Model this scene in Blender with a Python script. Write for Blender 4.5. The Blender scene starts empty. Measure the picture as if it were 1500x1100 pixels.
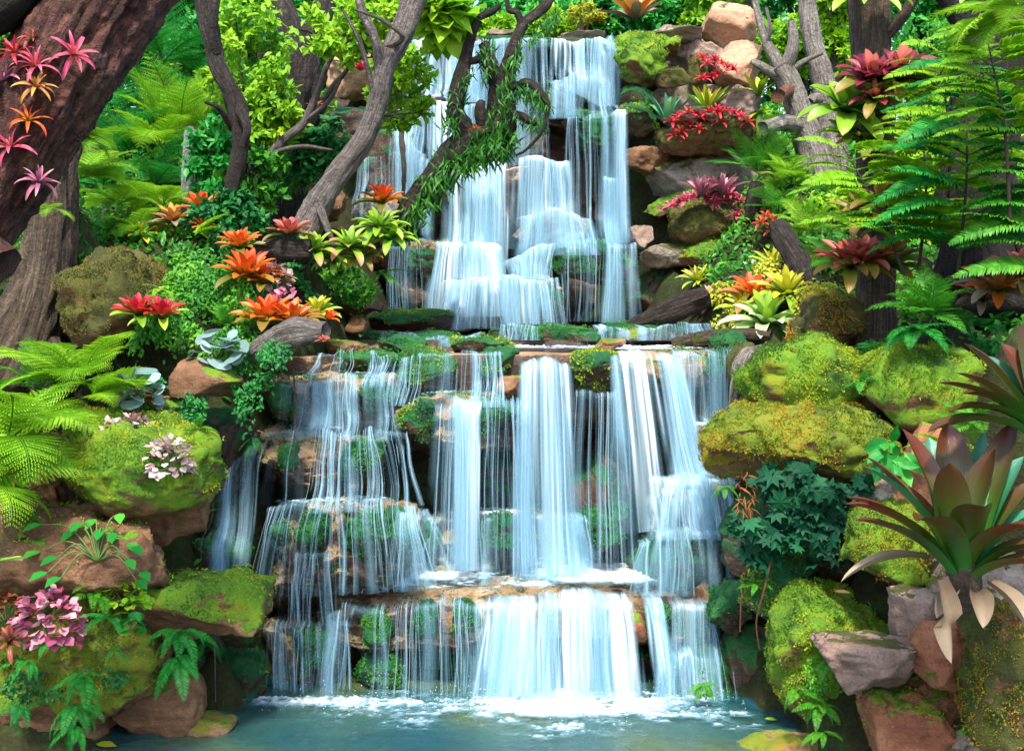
import bpy, bmesh, math, random
import numpy as np
from mathutils import Vector, Matrix, Euler
R = math.radians
scene = bpy.context.scene
COL = scene.collection
F, HH, HY = 1875.0, 4.0, 420.0          # focal length in photo pixels, camera height, horizon row
WZ = 0.26                                # pool level
rng = np.random.default_rng(7)

def P(px, py, D):
    return np.array(((px - 750) * D / F, D, HH - (py - HY) * D / F))

# ---------------------------------------------------------------- noise
def _h(ix, iy, iz, seed):
    n = (ix * 374761393 + iy * 668265263 + iz * 1274126177 + seed * 974634777) & 0x7fffffff
    n = ((n ^ (n >> 13)) * 1274126177) & 0x7fffffff
    n = ((n ^ (n >> 11)) * 668265263) & 0x7fffffff
    return ((n ^ (n >> 15)) & 0xffffff) / float(0xffffff)
def noise(p, seed=0):
    p = np.asarray(p, float)
    i = np.floor(p).astype(np.int64); f = p - i
    f = f * f * f * (f * (f * 6 - 15) + 10)
    o = 0
    for dx in (0, 1):
        wx = f[:, 0] if dx else 1 - f[:, 0]
        for dy in (0, 1):
            wy = f[:, 1] if dy else 1 - f[:, 1]
            for dz in (0, 1):
                wz = f[:, 2] if dz else 1 - f[:, 2]
                o = o + wx * wy * wz * _h(i[:, 0] + dx, i[:, 1] + dy, i[:, 2] + dz, seed)
    return o * 2 - 1
def fbm(p, seed=0, octv=4, lac=2.1, gain=.5):
    p = np.asarray(p, float); o = 0; a = 1
    for k in range(octv):
        o = o + a * noise(p * lac ** k + 17.3 * k, seed + k); a *= gain
    return o
def sstep(a, b, x):
    t = np.clip((x - a) / (b - a), 0, 1); return t * t * (3 - 2 * t)

# ---------------------------------------------------------------- objects
def tag(o, label=None, cat=None, group=None, kind=None):
    if label: o['label'] = label
    if cat: o['category'] = cat
    if group: o['group'] = group
    if kind: o['kind'] = kind
    return o
def empty(name, loc, label, cat, group=None, rz=0):
    o = bpy.data.objects.new(name, None); COL.objects.link(o)
    o.location = loc; o.rotation_euler = (0, 0, rz); o.empty_display_size = .1
    return tag(o, label, cat, group)
def mesh(name, V, Fc, mat, smooth=True, attrs=None):
    """V (n,3); Fc a list of (m,3)/(m,4) arrays"""
    V = np.asarray(V, np.float32).reshape(-1, 3)
    if isinstance(Fc, np.ndarray): Fc = [Fc]
    Fc = [np.asarray(f, np.int32) for f in Fc if len(f)]
    me = bpy.data.meshes.new(name)
    me.vertices.add(len(V)); me.vertices.foreach_set('co', V.ravel())
    lv = np.concatenate([f.ravel() for f in Fc])
    ct = np.concatenate([np.full(len(f), f.shape[1], np.int32) for f in Fc])
    st = np.concatenate(([0], np.cumsum(ct)[:-1])).astype(np.int32)
    me.loops.add(len(lv)); me.loops.foreach_set('vertex_index', lv.astype(np.int32))
    me.polygons.add(len(ct)); me.polygons.foreach_set('loop_start', st)
    me.update(calc_edges=True)
    me.validate()
    if smooth: me.polygons.foreach_set('use_smooth', np.ones(len(me.polygons), bool))
    else: me.polygons.foreach_set('use_smooth', np.zeros(len(me.polygons), bool))
    for k, a in (attrs or {}).items():
        at = me.attributes.new(k, 'FLOAT', 'POINT'); at.data.foreach_set('value', np.asarray(a, np.float32))
    me.materials.append(mat)
    return me
def obj(name, me, parent=None, loc=None, rot=None, scale=None):
    o = bpy.data.objects.new(name, me); COL.objects.link(o)
    if parent is not None: o.parent = parent
    if loc is not None: o.location = loc
    if rot is not None: o.rotation_euler = rot
    if scale is not None: o.scale = (scale,) * 3 if np.isscalar(scale) else scale
    return o

# ---------------------------------------------------------------- materials
class NT:
    def __init__(s, name):
        s.m = bpy.data.materials.new(name); s.m.use_nodes = True
        s.t = s.m.node_tree; s.t.nodes.clear(); s.out = s.n('ShaderNodeOutputMaterial')
    def n(s, typ, **kw):
        x = s.t.nodes.new(typ)
        for k, v in kw.items(): setattr(x, k, v)
        return x
    def l(s, a, b): s.t.links.new(a, b)
    def ramp(s, fac, stops, interp='LINEAR'):
        r = s.n('ShaderNodeValToRGB'); r.color_ramp.interpolation = interp
        e = r.color_ramp.elements
        while len(e) < len(stops): e.new(.5)
        for k, (p, c) in enumerate(stops):
            e[k].position = p; e[k].color = (*c, 1) if len(c) == 3 else c
        s.l(fac, r.inputs[0]); return r.outputs[0]
    def noise(s, vec, scale, detail=4, rough=.6):
        x = s.n('ShaderNodeTexNoise'); x.inputs['Scale'].default_value = scale
        x.inputs['Detail'].default_value = detail; x.inputs['Roughness'].default_value = rough
        if vec is not None: s.l(vec, x.inputs['Vector'])
        return x.outputs['Fac']
    def mix(s, fac, a, b, typ='MIX'):
        x = s.n('ShaderNodeMix', data_type='RGBA', blend_type=typ)
        for sock, v in ((x.inputs[0], fac), (x.inputs[6], a), (x.inputs[7], b)):
            if hasattr(v, 'links'): s.l(v, sock)
            elif np.isscalar(v): sock.default_value = v
            else: sock.default_value = (*v, 1)
        return x.outputs[2]
    def math(s, op, a, b=0., c=0.):
        x = s.n('ShaderNodeMath', operation=op)
        for k, v in enumerate((a, b, c)):
            if hasattr(v, 'links'): s.l(v, x.inputs[k])
            else: x.inputs[k].default_value = v
        return x.outputs[0]
    def attr(s, name): return s.n('ShaderNodeAttribute', attribute_name=name).outputs['Fac']
    def pos(s): return s.n('ShaderNodeTexCoord').outputs['Object']
    def bump(s, h, strength=.5, dist=.02):
        b = s.n('ShaderNodeBump'); b.inputs['Strength'].default_value = strength; b.inputs['Distance'].default_value = dist
        s.l(h, b.inputs['Height']); return b.outputs[0]
    def bsdf(s, col, rough=.6, spec=.5, normal=None, **kw):
        b = s.n('ShaderNodeBsdfPrincipled')
        if hasattr(col, 'links'): s.l(col, b.inputs['Base Color'])
        else: b.inputs['Base Color'].default_value = (*col, 1)
        if hasattr(rough, 'links'): s.l(rough, b.inputs['Roughness'])
        else: b.inputs['Roughness'].default_value = rough
        b.inputs['Specular IOR Level'].default_value = spec
        if normal is not None: s.l(normal, b.inputs['Normal'])
        for k, v in kw.items(): b.inputs[k].default_value = v
        return b.outputs[0]
    def done(s, sh): s.l(sh, s.out.inputs[0]); return s.m

_mc = {}
def memo(f):
    def g(*a):
        k = (f.__name__, a)
        if k not in _mc: _mc[k] = f(*a)
        return _mc[k]
    return g
def _leafshader(t, col, rough, trans, spec=.4, normal=None):
    b = t.bsdf(col, rough, spec, normal)
    if trans <= 0: return b
    tr = t.n('ShaderNodeBsdfTranslucent'); t.l(col, tr.inputs[0])
    m = t.n('ShaderNodeMixShader'); m.inputs[0].default_value = trans
    t.l(b, m.inputs[1]); t.l(tr.outputs[0], m.inputs[2]); return m.outputs[0]
@memo
def leaf_mat(name, c0, c1, c2, rough=.45, trans=.3, spec=.35):
    """colour by per-leaf attribute rnd plus per-object random"""
    t = NT(name)
    f = t.attr('rnd'); oi = t.n('ShaderNodeObjectInfo').outputs['Random']
    f = t.math('ADD', t.math('MULTIPLY', f, .75), t.math('MULTIPLY', oi, .25))
    col = t.ramp(f, [(0, c0), (.5, c1), (1, c2)])
    return t.done(_leafshader(t, col, rough, trans, spec))
@memo
def blade_mat(name, base, mid, tip, rough=.35, trans=.25, spots=0.0):
    """long leaf: pigment runs from base to tip along attribute t; across attribute s"""
    t = NT(name)
    f = t.attr('t'); oi = t.n('ShaderNodeObjectInfo').outputs['Random']
    nz = t.noise(t.pos(), 9, 3)
    f = t.math('ADD', f, t.math('MULTIPLY', t.math('SUBTRACT', nz, .5), .35))
    f = t.math('ADD', f, t.math('MULTIPLY', t.math('SUBTRACT', oi, .5), .25))
    col = t.ramp(f, [(0.05, base), (.5, mid), (.9, tip)])
    hs = t.n('ShaderNodeHueSaturation'); t.l(col, hs.inputs['Color'])
    t.l(t.math('ADD', t.math('MULTIPLY', oi, .5), .75), hs.inputs['Value'])
    col = hs.outputs[0]
    st = t.n('ShaderNodeTexWave', wave_type='BANDS', bands_direction='X'); st.inputs['Scale'].default_value = 6
    st.inputs['Distortion'].default_value = 1.5; st.inputs['Detail'].default_value = 2
    cx = t.n('ShaderNodeCombineXYZ'); t.l(t.attr('s'), cx.inputs[0]); t.l(cx.outputs[0], st.inputs['Vector'])
    col = t.mix(t.math('MULTIPLY', st.outputs['Fac'], .22), col, (.5, .5, .5), 'MULTIPLY')
    nb = t.bump(st.outputs['Fac'], .25, .004)
    return t.done(_leafshader(t, col, rough, trans, .5, nb))
@memo
def rock_mat(name, dark, mid, light, moss, moss_lo, moss_hi, rough=.8, mossA=(.03, .09, .006), mossB=(.14, .2, .01), mossC=(.2, .1, .012), streak=0.0):
    """stone of three mineral colours with moss growing where attribute m (and noise) says"""
    t = NT(name); p = t.n('ShaderNodeNewGeometry').outputs['Position']
    n1 = t.noise(p, 1.7, 6, .65); n2 = t.noise(p, 9, 6, .7); n3 = t.noise(p, 45, 4, .7)
    mp = t.n('ShaderNodeMapping'); mp.inputs['Scale'].default_value = (1.2, 1.2, 9); t.l(p, mp.inputs[0])
    nl = t.noise(mp.outputs[0], 1.6, 5, .6)
    f = t.math('ADD', t.math('ADD', t.math('MULTIPLY', n1, .5), t.math('MULTIPLY', n2, .3)), t.math('MULTIPLY', nl, .3))
    col = t.ramp(f, [(.38, dark), (.54, mid), (.72, light)])
    col = t.mix(t.math('MULTIPLY', t.ramp(n3, [(.35, (1, 1, 1)), (.5, (0, 0, 0))]), .45), col, (.25, .22, .2), 'MULTIPLY')
    vo = t.n('ShaderNodeTexVoronoi', feature='DISTANCE_TO_EDGE'); vo.inputs['Scale'].default_value = 1.7
    wv = t.n('ShaderNodeVectorMath', operation='ADD'); sc = t.n('ShaderNodeVectorMath', operation='SCALE'); sc.inputs['Scale'].default_value = .8
    nc = t.n('ShaderNodeTexNoise'); nc.inputs['Scale'].default_value = 2.5; t.l(p, nc.inputs[0]); t.l(nc.outputs['Color'], sc.inputs[0])
    t.l(p, wv.inputs[0]); t.l(sc.outputs[0], wv.inputs[1]); t.l(wv.outputs[0], vo.inputs['Vector'])
    crack = t.ramp(vo.outputs['Distance'], [(0, (.35, .35, .35)), (.012, (1, 1, 1))])
    col = t.mix(.3, col, crack, 'MULTIPLY')
    hgt = t.math('ADD', t.math('ADD', t.math('MULTIPLY', n2, 1.), t.math('MULTIPLY', n3, .5)), t.math('MULTIPLY', crack, .15))
    ra = rough
    if moss > 0:
        a = t.attr('m')
        nm = t.noise(p, 3.2, 5, .65)
        mk = t.math('ADD', a, t.math('MULTIPLY', t.math('SUBTRACT', nm, .5), 1.6))
        mk = t.ramp(mk, [(moss_lo, (0, 0, 0)), (moss_hi, (1, 1, 1))])
        mc = t.ramp(t.math('ADD', t.math('MULTIPLY', t.noise(p, 2.3, 4), .7), t.math('MULTIPLY', n3, .35)), [(.38, mossA), (.55, mossB), (.72, mossC)])
        col = t.mix(mk, col, mc)
        fine = t.noise(p, 110, 3, .7)
        hgt = t.math('ADD', hgt, t.math('MULTIPLY', t.math('MULTIPLY', fine, mk), 1.1))
        ra = t.math('ADD', t.math('MULTIPLY', mk, .95 - rough), rough)
    nb = t.bump(hgt, .75, .035)
    return t.done(t.bsdf(col, ra, .4, nb))
@memo
def bark_mat(name, dark, mid, light, lich=None, rough=.85, vs=1.0):
    t = NT(name); p = t.pos()
    cx = t.n('ShaderNodeCombineXYZ'); t.l(t.math('MULTIPLY', t.attr('s'), 9.), cx.inputs[0]); t.l(t.math('MULTIPLY', t.attr('t'), 1.6 * vs), cx.inputs[1])
    wv = t.n('ShaderNodeVectorMath', operation='ADD'); sc = t.n('ShaderNodeVectorMath', operation='SCALE'); sc.inputs['Scale'].default_value = .25
    nc = t.n('ShaderNodeTexNoise'); nc.inputs['Scale'].default_value = 5; t.l(p, nc.inputs[0]); t.l(nc.outputs['Color'], sc.inputs[0])
    t.l(cx.outputs[0], wv.inputs[0]); t.l(sc.outputs[0], wv.inputs[1])
    nA = t.noise(wv.outputs[0], 3.2, 6, .65); nB = t.noise(p, 22, 5, .7); nC = t.noise(p, 2.2, 4)
    f = t.math('ADD', t.math('MULTIPLY', nA, .7), t.math('MULTIPLY', nB, .3))
    col = t.ramp(f, [(.38, dark), (.52, mid), (.66, light)])
    if lich:
        col = t.mix(t.ramp(nC, [(.55, (0, 0, 0)), (.68, (.75, .75, .75))]), col, lich)
    nb = t.bump(t.math('ADD', f, t.math('MULTIPLY', nB, .5)), 1., .08)
    return t.done(t.bsdf(col, rough, .4, nb))
@memo
def plain_mat(name, c, rough=.6):
    t = NT(name); nz = t.noise(t.pos(), 14, 4)
    col = t.ramp(nz, [(.3, tuple(x * .7 for x in c)), (.7, tuple(min(1, x * 1.2) for x in c))])
    return t.done(t.bsdf(col, rough, .4, t.bump(nz, .3, .01)))

# ---------------------------------------------------------------- geometry helpers
_ico = {}
def ico(n):
    if n not in _ico:
        bm = bmesh.new(); bmesh.ops.create_icosphere(bm, subdivisions=n, radius=1)
        V = np.array([v.co[:] for v in bm.verts]); Fx = np.array([[v.index for v in f.verts] for f in bm.faces]); bm.free()
        _ico[n] = (V / np.linalg.norm(V, axis=1)[:, None], Fx)
    return _ico[n]
def vnormals(V, Fx):
    a, b, c = V[Fx[:, 0]], V[Fx[:, 1]], V[Fx[:, 2]]
    n = np.cross(b - a, c - a); N = np.zeros_like(V)
    for k in range(3): np.add.at(N, Fx[:, k], n)
    return N / (np.linalg.norm(N, axis=1)[:, None] + 1e-9)
def norm(a): return a / (np.linalg.norm(a, axis=-1, keepdims=True) + 1e-9)

def grid_faces(nu, nv):
    i = np.arange((nu - 1) * (nv - 1)); a = (i // (nv - 1)) * nv + i % (nv - 1)
    return np.stack([a, a + nv, a + nv + 1, a + 1], 1)
def catmull(pts, n):
    p = np.asarray(pts, float); p = np.vstack([2 * p[0] - p[1], p, 2 * p[-1] - p[-2]])
    m = len(p) - 3; u = np.linspace(0, m - 1e-6, n); i = u.astype(int); f = (u - i)[:, None]
    a, b, c, d = p[i], p[i + 1], p[i + 2], p[i + 3]
    return .5 * (2 * b + (c - a) * f + (2 * a - 5 * b + 4 * c - d) * f ** 2 + (3 * b - a - 3 * c + d) * f ** 3)
def tube(pts, rad, seg=10, n=None, rough=0., ridge=0., seed=0, cap=True, rl=.55):
    """swept tube through pts (k,3) with radii (k,); attributes s (round) and t (metres along)"""
    n = n or max(4, len(pts) * 6)
    q = catmull(np.hstack([np.asarray(pts, float), np.asarray(rad, float)[:, None]]), n)
    C, r = q[:, :3], np.maximum(q[:, 3], .0015)
    T = norm(np.gradient(C, axis=0))
    up = np.array((0, 0, 1.)) if abs(T[0][2]) < .9 else np.array((1., 0, 0))
    N = [norm(np.cross(T[0], up))]
    for k in range(1, n):
        v = N[-1] - T[k] * np.dot(N[-1], T[k]); N.append(v / (np.linalg.norm(v) + 1e-9))
    N = np.array(N); B = np.cross(T, N)
    a = np.linspace(0, 2 * np.pi, seg + 1)[None, :]
    L = np.concatenate(([0], np.cumsum(np.linalg.norm(np.diff(C, axis=0), axis=1))))
    ca, sa = np.cos(a), np.sin(a)
    rr = np.repeat(r[:, None], seg + 1, 1)
    if rough or ridge:
        q3 = np.stack([(ca * 1.7 + 0 * L[:, None]).ravel(), (sa * 1.7 + 0 * L[:, None]).ravel(), np.repeat(L[:, None] / (np.mean(r) * 3.2), seg + 1, 1).ravel()], 1)
        rr = rr * (1 + rough * fbm(q3, seed, 3).reshape(n, seg + 1))
        if ridge:
            q4 = q3 * np.array((3.2, 3.2, rl)); rr = rr * (1 + ridge * (1 - 2 * np.abs(fbm(q4, seed + 9, 3)) - .7 * np.abs(fbm(q4 * 2.7, seed + 19, 3))).reshape(n, seg + 1))
    V = C[:, None, :] + rr[..., None] * (ca[..., None] * N[:, None, :] + sa[..., None] * B[:, None, :])
    V = V.reshape(-1, 3); Fx = [grid_faces(n, seg + 1)]
    s = np.repeat((a / (2 * np.pi)), n, 0).ravel(); s = np.abs(s * 2 - 1); t = np.repeat(L[:, None], seg + 1, 1).ravel()
    if cap:
        for k, rev in ((0, 1), (n - 1, 0)):
            c = len(V); V = np.vstack([V, C[k] + (T[k] * (1 if k else -1)) * r[k] * .3]); s = np.append(s, .5); t = np.append(t, L[k])
            ring = k * (seg + 1) + np.arange(seg + 1)
            tri = np.stack([ring[:-1], ring[1:], np.full(seg, c)], 1)
            Fx.append(tri[:, ::-1] if rev == 0 and False else tri)
    return V, Fx, s, t
class MB:
    """collects pieces into one mesh"""
    def __init__(s): s.V = []; s.F = []; s.A = {}; s.n = 0
    def add(s, V, Fx, /, **at):
        V = np.asarray(V, float).reshape(-1, 3)
        for f in ([Fx] if isinstance(Fx, np.ndarray) else Fx): s.F.append(np.asarray(f) + s.n)
        for k in set(s.A) | set(at):
            v = at.get(k, 0.); v = np.full(len(V), v) if np.isscalar(v) else np.asarray(v, float)
            s.A.setdefault(k, [np.zeros(s.n)] if s.n else []).append(v)
        s.V.append(V); s.n += len(V); return s
    def tube(s, pts, rad, seg=10, n=None, **kw):
        V, Fx, a, b = tube(pts, rad, seg, n, **kw); return s.add(V, Fx, s=a, t=b)
    def mesh(s, name, mat, smooth=True):
        return mesh(name, np.vstack(s.V), s.F, mat, smooth, {k: np.concatenate(v) for k, v in s.A.items()})

def frames(d, up):
    d = norm(d); s = norm(np.cross(d, up)); u = np.cross(s, d); return d, s, u
def scatter(tmpl, faces, pos, d, up, size, rnd=None):
    """copies template (x along d, y sideways, z up) to n places; one mesh"""
    n = len(pos); k = len(tmpl)
    d, s, u = frames(d, up); size = np.broadcast_to(np.asarray(size, float), (n,))
    T = np.asarray(tmpl, float)
    V = pos[:, None, :] + size[:, None, None] * (T[None, :, 0:1] * d[:, None] + T[None, :, 1:2] * s[:, None] + T[None, :, 2:3] * u[:, None])
    out = [(np.asarray(f)[None] + (np.arange(n) * k)[:, None, None]).reshape(-1, np.asarray(f).shape[1]) for f in faces]
    r = np.repeat(rng.random(n) if rnd is None else rnd, k)
    return V.reshape(-1, 3), out, r
KITE = (np.array([(0, 0, 0), (.45, .26, .05), (1, 0, -.05), (.45, -.26, .05)]), [np.array([(0, 1, 2), (0, 2, 3)])])
OVAL = (np.array([(0, 0, 0), (.25, .2, .05), (.6, .24, .05), (1, 0, -.08), (.6, -.24, .05), (.25, -.2, .05), (.45, 0, 0)]),
        [np.array([(0, 1, 6), (1, 2, 6), (2, 3, 6), (3, 4, 6), (4, 5, 6), (5, 0, 6)])])
BLADE = (np.array([(0, .03, 0), (0, -.03, 0), (.35, -.05, .1), (.35, .05, .1), (.7, -.035, .08), (.7, .035, .08), (1, 0, -.06)]),
         [np.array([(0, 1, 2, 3), (3, 2, 4, 5)]), np.array([(5, 4, 6)])])
def star_tmpl(n=7, inner=.34):
    V = [(0, 0, .02)]; 
    for k in range(n * 2):
        a = math.pi + (k + 1) * 2 * math.pi / (2 * n + 1) * 1.0
        r = (.62 if k % 2 == 0 else inner) * (1.0 if 2 < k < 2 * n - 3 else .8)
        V.append((r * math.cos(a), r * math.sin(a), -.12 * r * (k % 2 == 0)))
    m = len(V) - 1
    return np.array(V), [np.array([(0, k + 1, (k + 1) % m + 1) for k in range(m)])]
def round_tmpl(n=9):
    V = [(.45, 0, -.06)] + [(.45 + .5 * math.cos(a) * (1 if math.cos(a) > -.8 else .6), .46 * math.sin(a), .06 * abs(math.sin(a))) for a in np.linspace(0, 2 * math.pi, n, endpoint=False)]
    return np.array(V), [np.array([(0, k + 1, (k + 1) % n + 1) for k in range(n)])]
def rdir(n, zmin=-1, zmax=1):
    z = rng.uniform(zmin, zmax, n); a = rng.uniform(0, 2 * np.pi, n); r = np.sqrt(1 - z * z)
    return np.stack([r * np.cos(a), r * np.sin(a), z], 1)

# ---------------------------------------------------------------- rocks
def rock_verts(size, seed, p=2.6, res=5, cuts=12, rough=.16, strata=.0, flat=0.):
    V, Fx = ico(res); r0 = np.random.default_rng(seed)
    q = (np.abs(V) ** p).sum(1) ** (-1 / p); V = V * q[:, None]
    for _ in range(cuts):
        n = norm(r0.normal(size=3)); d = r0.uniform(.52, .98) * (abs(n) ** (p / (p - 1))).sum() ** ((p - 1) / p)
        V = V - n * np.maximum(0, V @ n - d)[:, None] * .96
    S = np.asarray(size) / 2
    N = norm(V / (S / S.max()) ** 1)
    W = V * S
    m = S.max()
    nz = fbm(W / m * 1.6 + seed * 3.7, seed, 3) * rough * .55 - np.abs(fbm(W / m * 2.6 + seed * 1.3, seed + 8, 3)) * rough * .42 + rough * .12 + fbm(W / m * 6 + seed, seed + 5, 4) * rough * .3
    if strata: nz = nz + strata * np.sign(noise(np.stack([W[:, 0] * .4, W[:, 1] * .4, W[:, 2] * 9 / (m)], 1), seed + 2)) * .5 * (1 - np.abs(N[:, 2]))
    k = min(S) * .5 + m * .5
    W = W + N * (nz * k * .8)[:, None]
    if flat: W[:, 2] = np.where(W[:, 2] > S[2] * flat, S[2] * flat + (W[:, 2] - S[2] * flat) * .4, W[:, 2])
    return W, Fx
# ================================================================= rocks
SAND = ((.055, .025, .012), (.18, .085, .04), (.36, .20, .10))
PEACH = ((.26, .13, .075), (.46, .26, .15), (.60, .40, .27))
GREY = ((.09, .07, .055), (.23, .18, .14), (.40, .34, .28))
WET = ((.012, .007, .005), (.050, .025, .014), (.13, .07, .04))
RED = ((.14, .045, .022), (.30, .11, .05), (.42, .20, .11))
PINKG = ((.11, .065, .048), (.26, .17, .13), (.42, .31, .25))
BRIGHT = ((.022, .08, .005), (.14, .28, .010), (.32, .26, .014))
GOLD = ((.05, .08, .006), (.18, .24, .012), (.34, .17, .014))
DEEP = ((.003, .04, .016), (.014, .12, .03), (.06, .2, .025))
OLIVE = ((.03, .035, .008), (.09, .095, .014), (.15, .12, .025))
def RM(kind, stone, rough, moss, lo, hi, mc): return rock_mat(kind, *stone, moss, lo, hi, rough, *mc)
RMATS = {
 'sand': RM('sandstone', SAND, .85, 1, .98, 1.1, BRIGHT), 'sandmoss': RM('mossy sandstone', SAND, .85, 1, .48, .62, BRIGHT),
 'goldmoss': RM('gold moss stone', SAND, .9, 1, .18, .34, GOLD), 'fullmoss': RM('green moss stone', SAND, .9, 1, .15, .32, BRIGHT),
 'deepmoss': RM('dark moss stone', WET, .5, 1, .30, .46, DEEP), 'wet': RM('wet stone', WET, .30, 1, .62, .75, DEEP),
 'wetmoss': RM('wet mossy stone', WET, .35, 1, .46, .60, DEEP), 'peach': RM('peach stone', PEACH, .85, 1, .95, 1.1, OLIVE),
 'grey': RM('grey stone', GREY, .8, 1, .80, .92, OLIVE), 'red': RM('red stone', RED, .85, 1, .85, 1.0, BRIGHT),
 'pink': RM('pinkish stone', PINKG, .85, 1, .95, 1.1, OLIVE), 'olive': RM('olive crusted stone', SAND, .9, 1, .25, .45, OLIVE),
 'ledge': RM('ledge stone', WET, .35, 1, .70, .84, ((.16, .085, .04), (.38, .25, .13), (.56, .44, .28))),
 'wetpale': RM('pale wet stone', ((.08, .04, .02), (.24, .125, .06), (.44, .29, .16)), .35, 1, .80, .95, GOLD),
}
FUZZ = {'bright': leaf_mat('moss green', (.015, .075, .005), (.15, .31, .010), (.38, .40, .016), .8, .25),
        'gold': leaf_mat('moss gold', (.03, .08, .006), (.18, .25, .010), (.42, .22, .014), .8, .25),
        'deep': leaf_mat('moss dark', (.004, .055, .016), (.024, .18, .028), (.10, .32, .025), .7, .25),
        'olive': leaf_mat('moss olive', (.03, .035, .008), (.10, .10, .016), (.20, .15, .03), .8, .2)}
SURF = {}
def fuzz_on(parent, W, Fx, loc, kind, dens, size, zthr=.1, seed=0, name='moss'):
    N = vnormals(W, Fx); a, b, c = W[Fx[:, 0]], W[Fx[:, 1]], W[Fx[:, 2]]
    fn = norm(np.cross(b - a, c - a)); area = np.linalg.norm(np.cross(b - a, c - a), axis=1) / 2
    ctr = (a + b + c) / 3
    w = area * sstep(zthr - .25, zthr + .25, fn[:, 2] + .55 * fbm((ctr + loc) * 2.2, 3, 3)) * (fn[:, 1] < .55) * sstep(-.34, .0, fbm((ctr + loc) * 5.5, 14, 3))
    tot = w.sum(); dens *= 1.9; size *= .72; n = int(tot * dens)
    if n < 10: return
    i = rng.choice(len(Fx), n, p=w / tot)
    u, v = rng.random(n), rng.random(n); k = u + v > 1; u[k], v[k] = 1 - u[k], 1 - v[k]
    pos = a[i] + (b - a)[i] * u[:, None] + (c - a)[i] * v[:, None]
    nn = fn[i]; lump = np.maximum(0, fbm((pos + loc) * 9, 4, 2)); pos = pos + nn * (lump * .035)[:, None]
    d = norm(nn * .9 + rdir(n) * .8 + np.array((0, 0, -.25)))
    sz = size * rng.uniform(.6, 1.4, n)
    tone = np.clip(.5 + 1.15 * fbm((pos + loc) * 2.4, 8, 3) + rng.normal(0, .13, n) + lump * .3, 0, 1)
    V, Fs, r = scatter(*KITE, pos, d, norm(rdir(n)), sz, tone)
    obj(name, mesh(name, V, Fs, FUZZ[kind], False, {'rnd': r}), parent)
def rock(label, bb, D, mat='sand', depth=None, seed=None, p=2.8, cuts=16, rough=.2, moss=None, dens=2600, msize=.03, zthr=.1, flat=0., roll=0., strata=0., res=None, name='boulder', cat='boulder', grp=None, kind=None, k=1.04):
    x0, y0, x1, y1 = bb
    seed = seed if seed is not None else int(x0 * 7 + y0 * 13 + D * 3) % 9973
    w = (x1 - x0) * D / F * k; h = (y1 - y0) * D / F * k; dep = depth or max(.75 * w, min(h, w)) * .85
    c = P((x0 + x1) / 2, (y0 + y1) / 2, D)
    res = res or (6 if (x1 - x0) > 190 else 5 if (x1 - x0) > 55 else 4)
    W, Fx = rock_verts((w, dep, h), seed, p, res, cuts, rough, strata, flat)
    if roll:
        q = R(-roll); W = W @ np.array(((math.cos(q), 0, -math.sin(q)), (0, 1, 0), (math.sin(q), 0, math.cos(q)))).T
    N = vnormals(W, Fx)
    if moss and res >= 5:
        mk = sstep(zthr - .5, zthr + .2, N[:, 2]); amp = min(.07, .09 * min(w, h))
        W = W + N * ((np.abs(fbm((W + c) * 4.2, 6, 3)) * 1.3 - .25) * amp * mk)[:, None]; N = vnormals(W, Fx)
    m = np.clip(.5 + N[:, 2] * .5, 0, 1)
    o = obj(name, mesh(name, W, Fx, RMATS[mat], True, {'m': m}), None, c)
    if kind: tag(o, kind=kind)
    else: tag(o, label, cat, grp)
    if moss: fuzz_on(o, W, Fx, c, moss, dens, msize, zthr, seed)
    SURF[label] = (W + c, Fx)
    if ANCH: PLANTPTS.append((c[0], c[1] + dep * .5, c[2] - h * .35))
    return o

PLANTPTS = []; ANCH = False
# ---- upper cascade
rock('long flat stone lip over which the topmost water sheet pours', (596, 63, 902, 90), 20.4, 'wetmoss', 1.6, p=6, cuts=4, rough=.06, flat=.7, name='ledge_rock', cat='rock ledge')
rock('low pinkish stone behind the water lip between the twisted branches', (708, 40, 768, 66), 21.2, 'pink', .8)
rock('low reddish stone behind the water lip near the orange bromeliad', (818, 46, 886, 70), 21.0, 'pink', .9)
rock('small dark wet boulder splitting the left half of the topmost sheet', (608, 112, 668, 160), 19.9, 'wetmoss', .6)
rock('round wet boulder shoulder under the upper left water step', (578, 143, 668, 255), 19.4, 'ledge', 1.2)
rock('wide brown boulder with pale top beside the upper left trickle', (518, 196, 626, 300), 18.6, 'wet', 1.1, rough=.12)
rock('green mossed boulder just under the right part of the topmost sheet', (800, 110, 892, 178), 19.6, 'wetmoss', 1., moss='olive', dens=1200)
rock('mossy ledge stone with two water streams near the upper right', (830, 160, 912, 222), 19.2, 'deepmoss', .9, moss='deep', dens=1500, flat=.7)
rock('broad wet block carrying the middle step of the upper cascade', (646, 232, 832, 350), 19.1, 'ledge', 1.1, p=3.5, rough=.12, flat=.75)
rock('pale round boulder wrapped in spray right of the middle upper step', (752, 303, 866, 372), 18.7, 'grey', .8)
rock('wet block below left middle of the upper cascade', (570, 350, 735, 472), 18.4, 'ledge', 1.1, p=3.5, flat=.8, moss='deep', dens=1100)
rock('dark overhanging mossy shelf right of the upper cascade foot', (792, 350, 938, 416), 18.4, 'deepmoss', .9, moss='deep', dens=1400, flat=.7)
rock('rounded green block at the bottom centre of the upper cascade', (645, 404, 822, 486), 17.9, 'ledge', 1., p=3.2, flat=.8, moss='deep', dens=900)
ANCH = True
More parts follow.
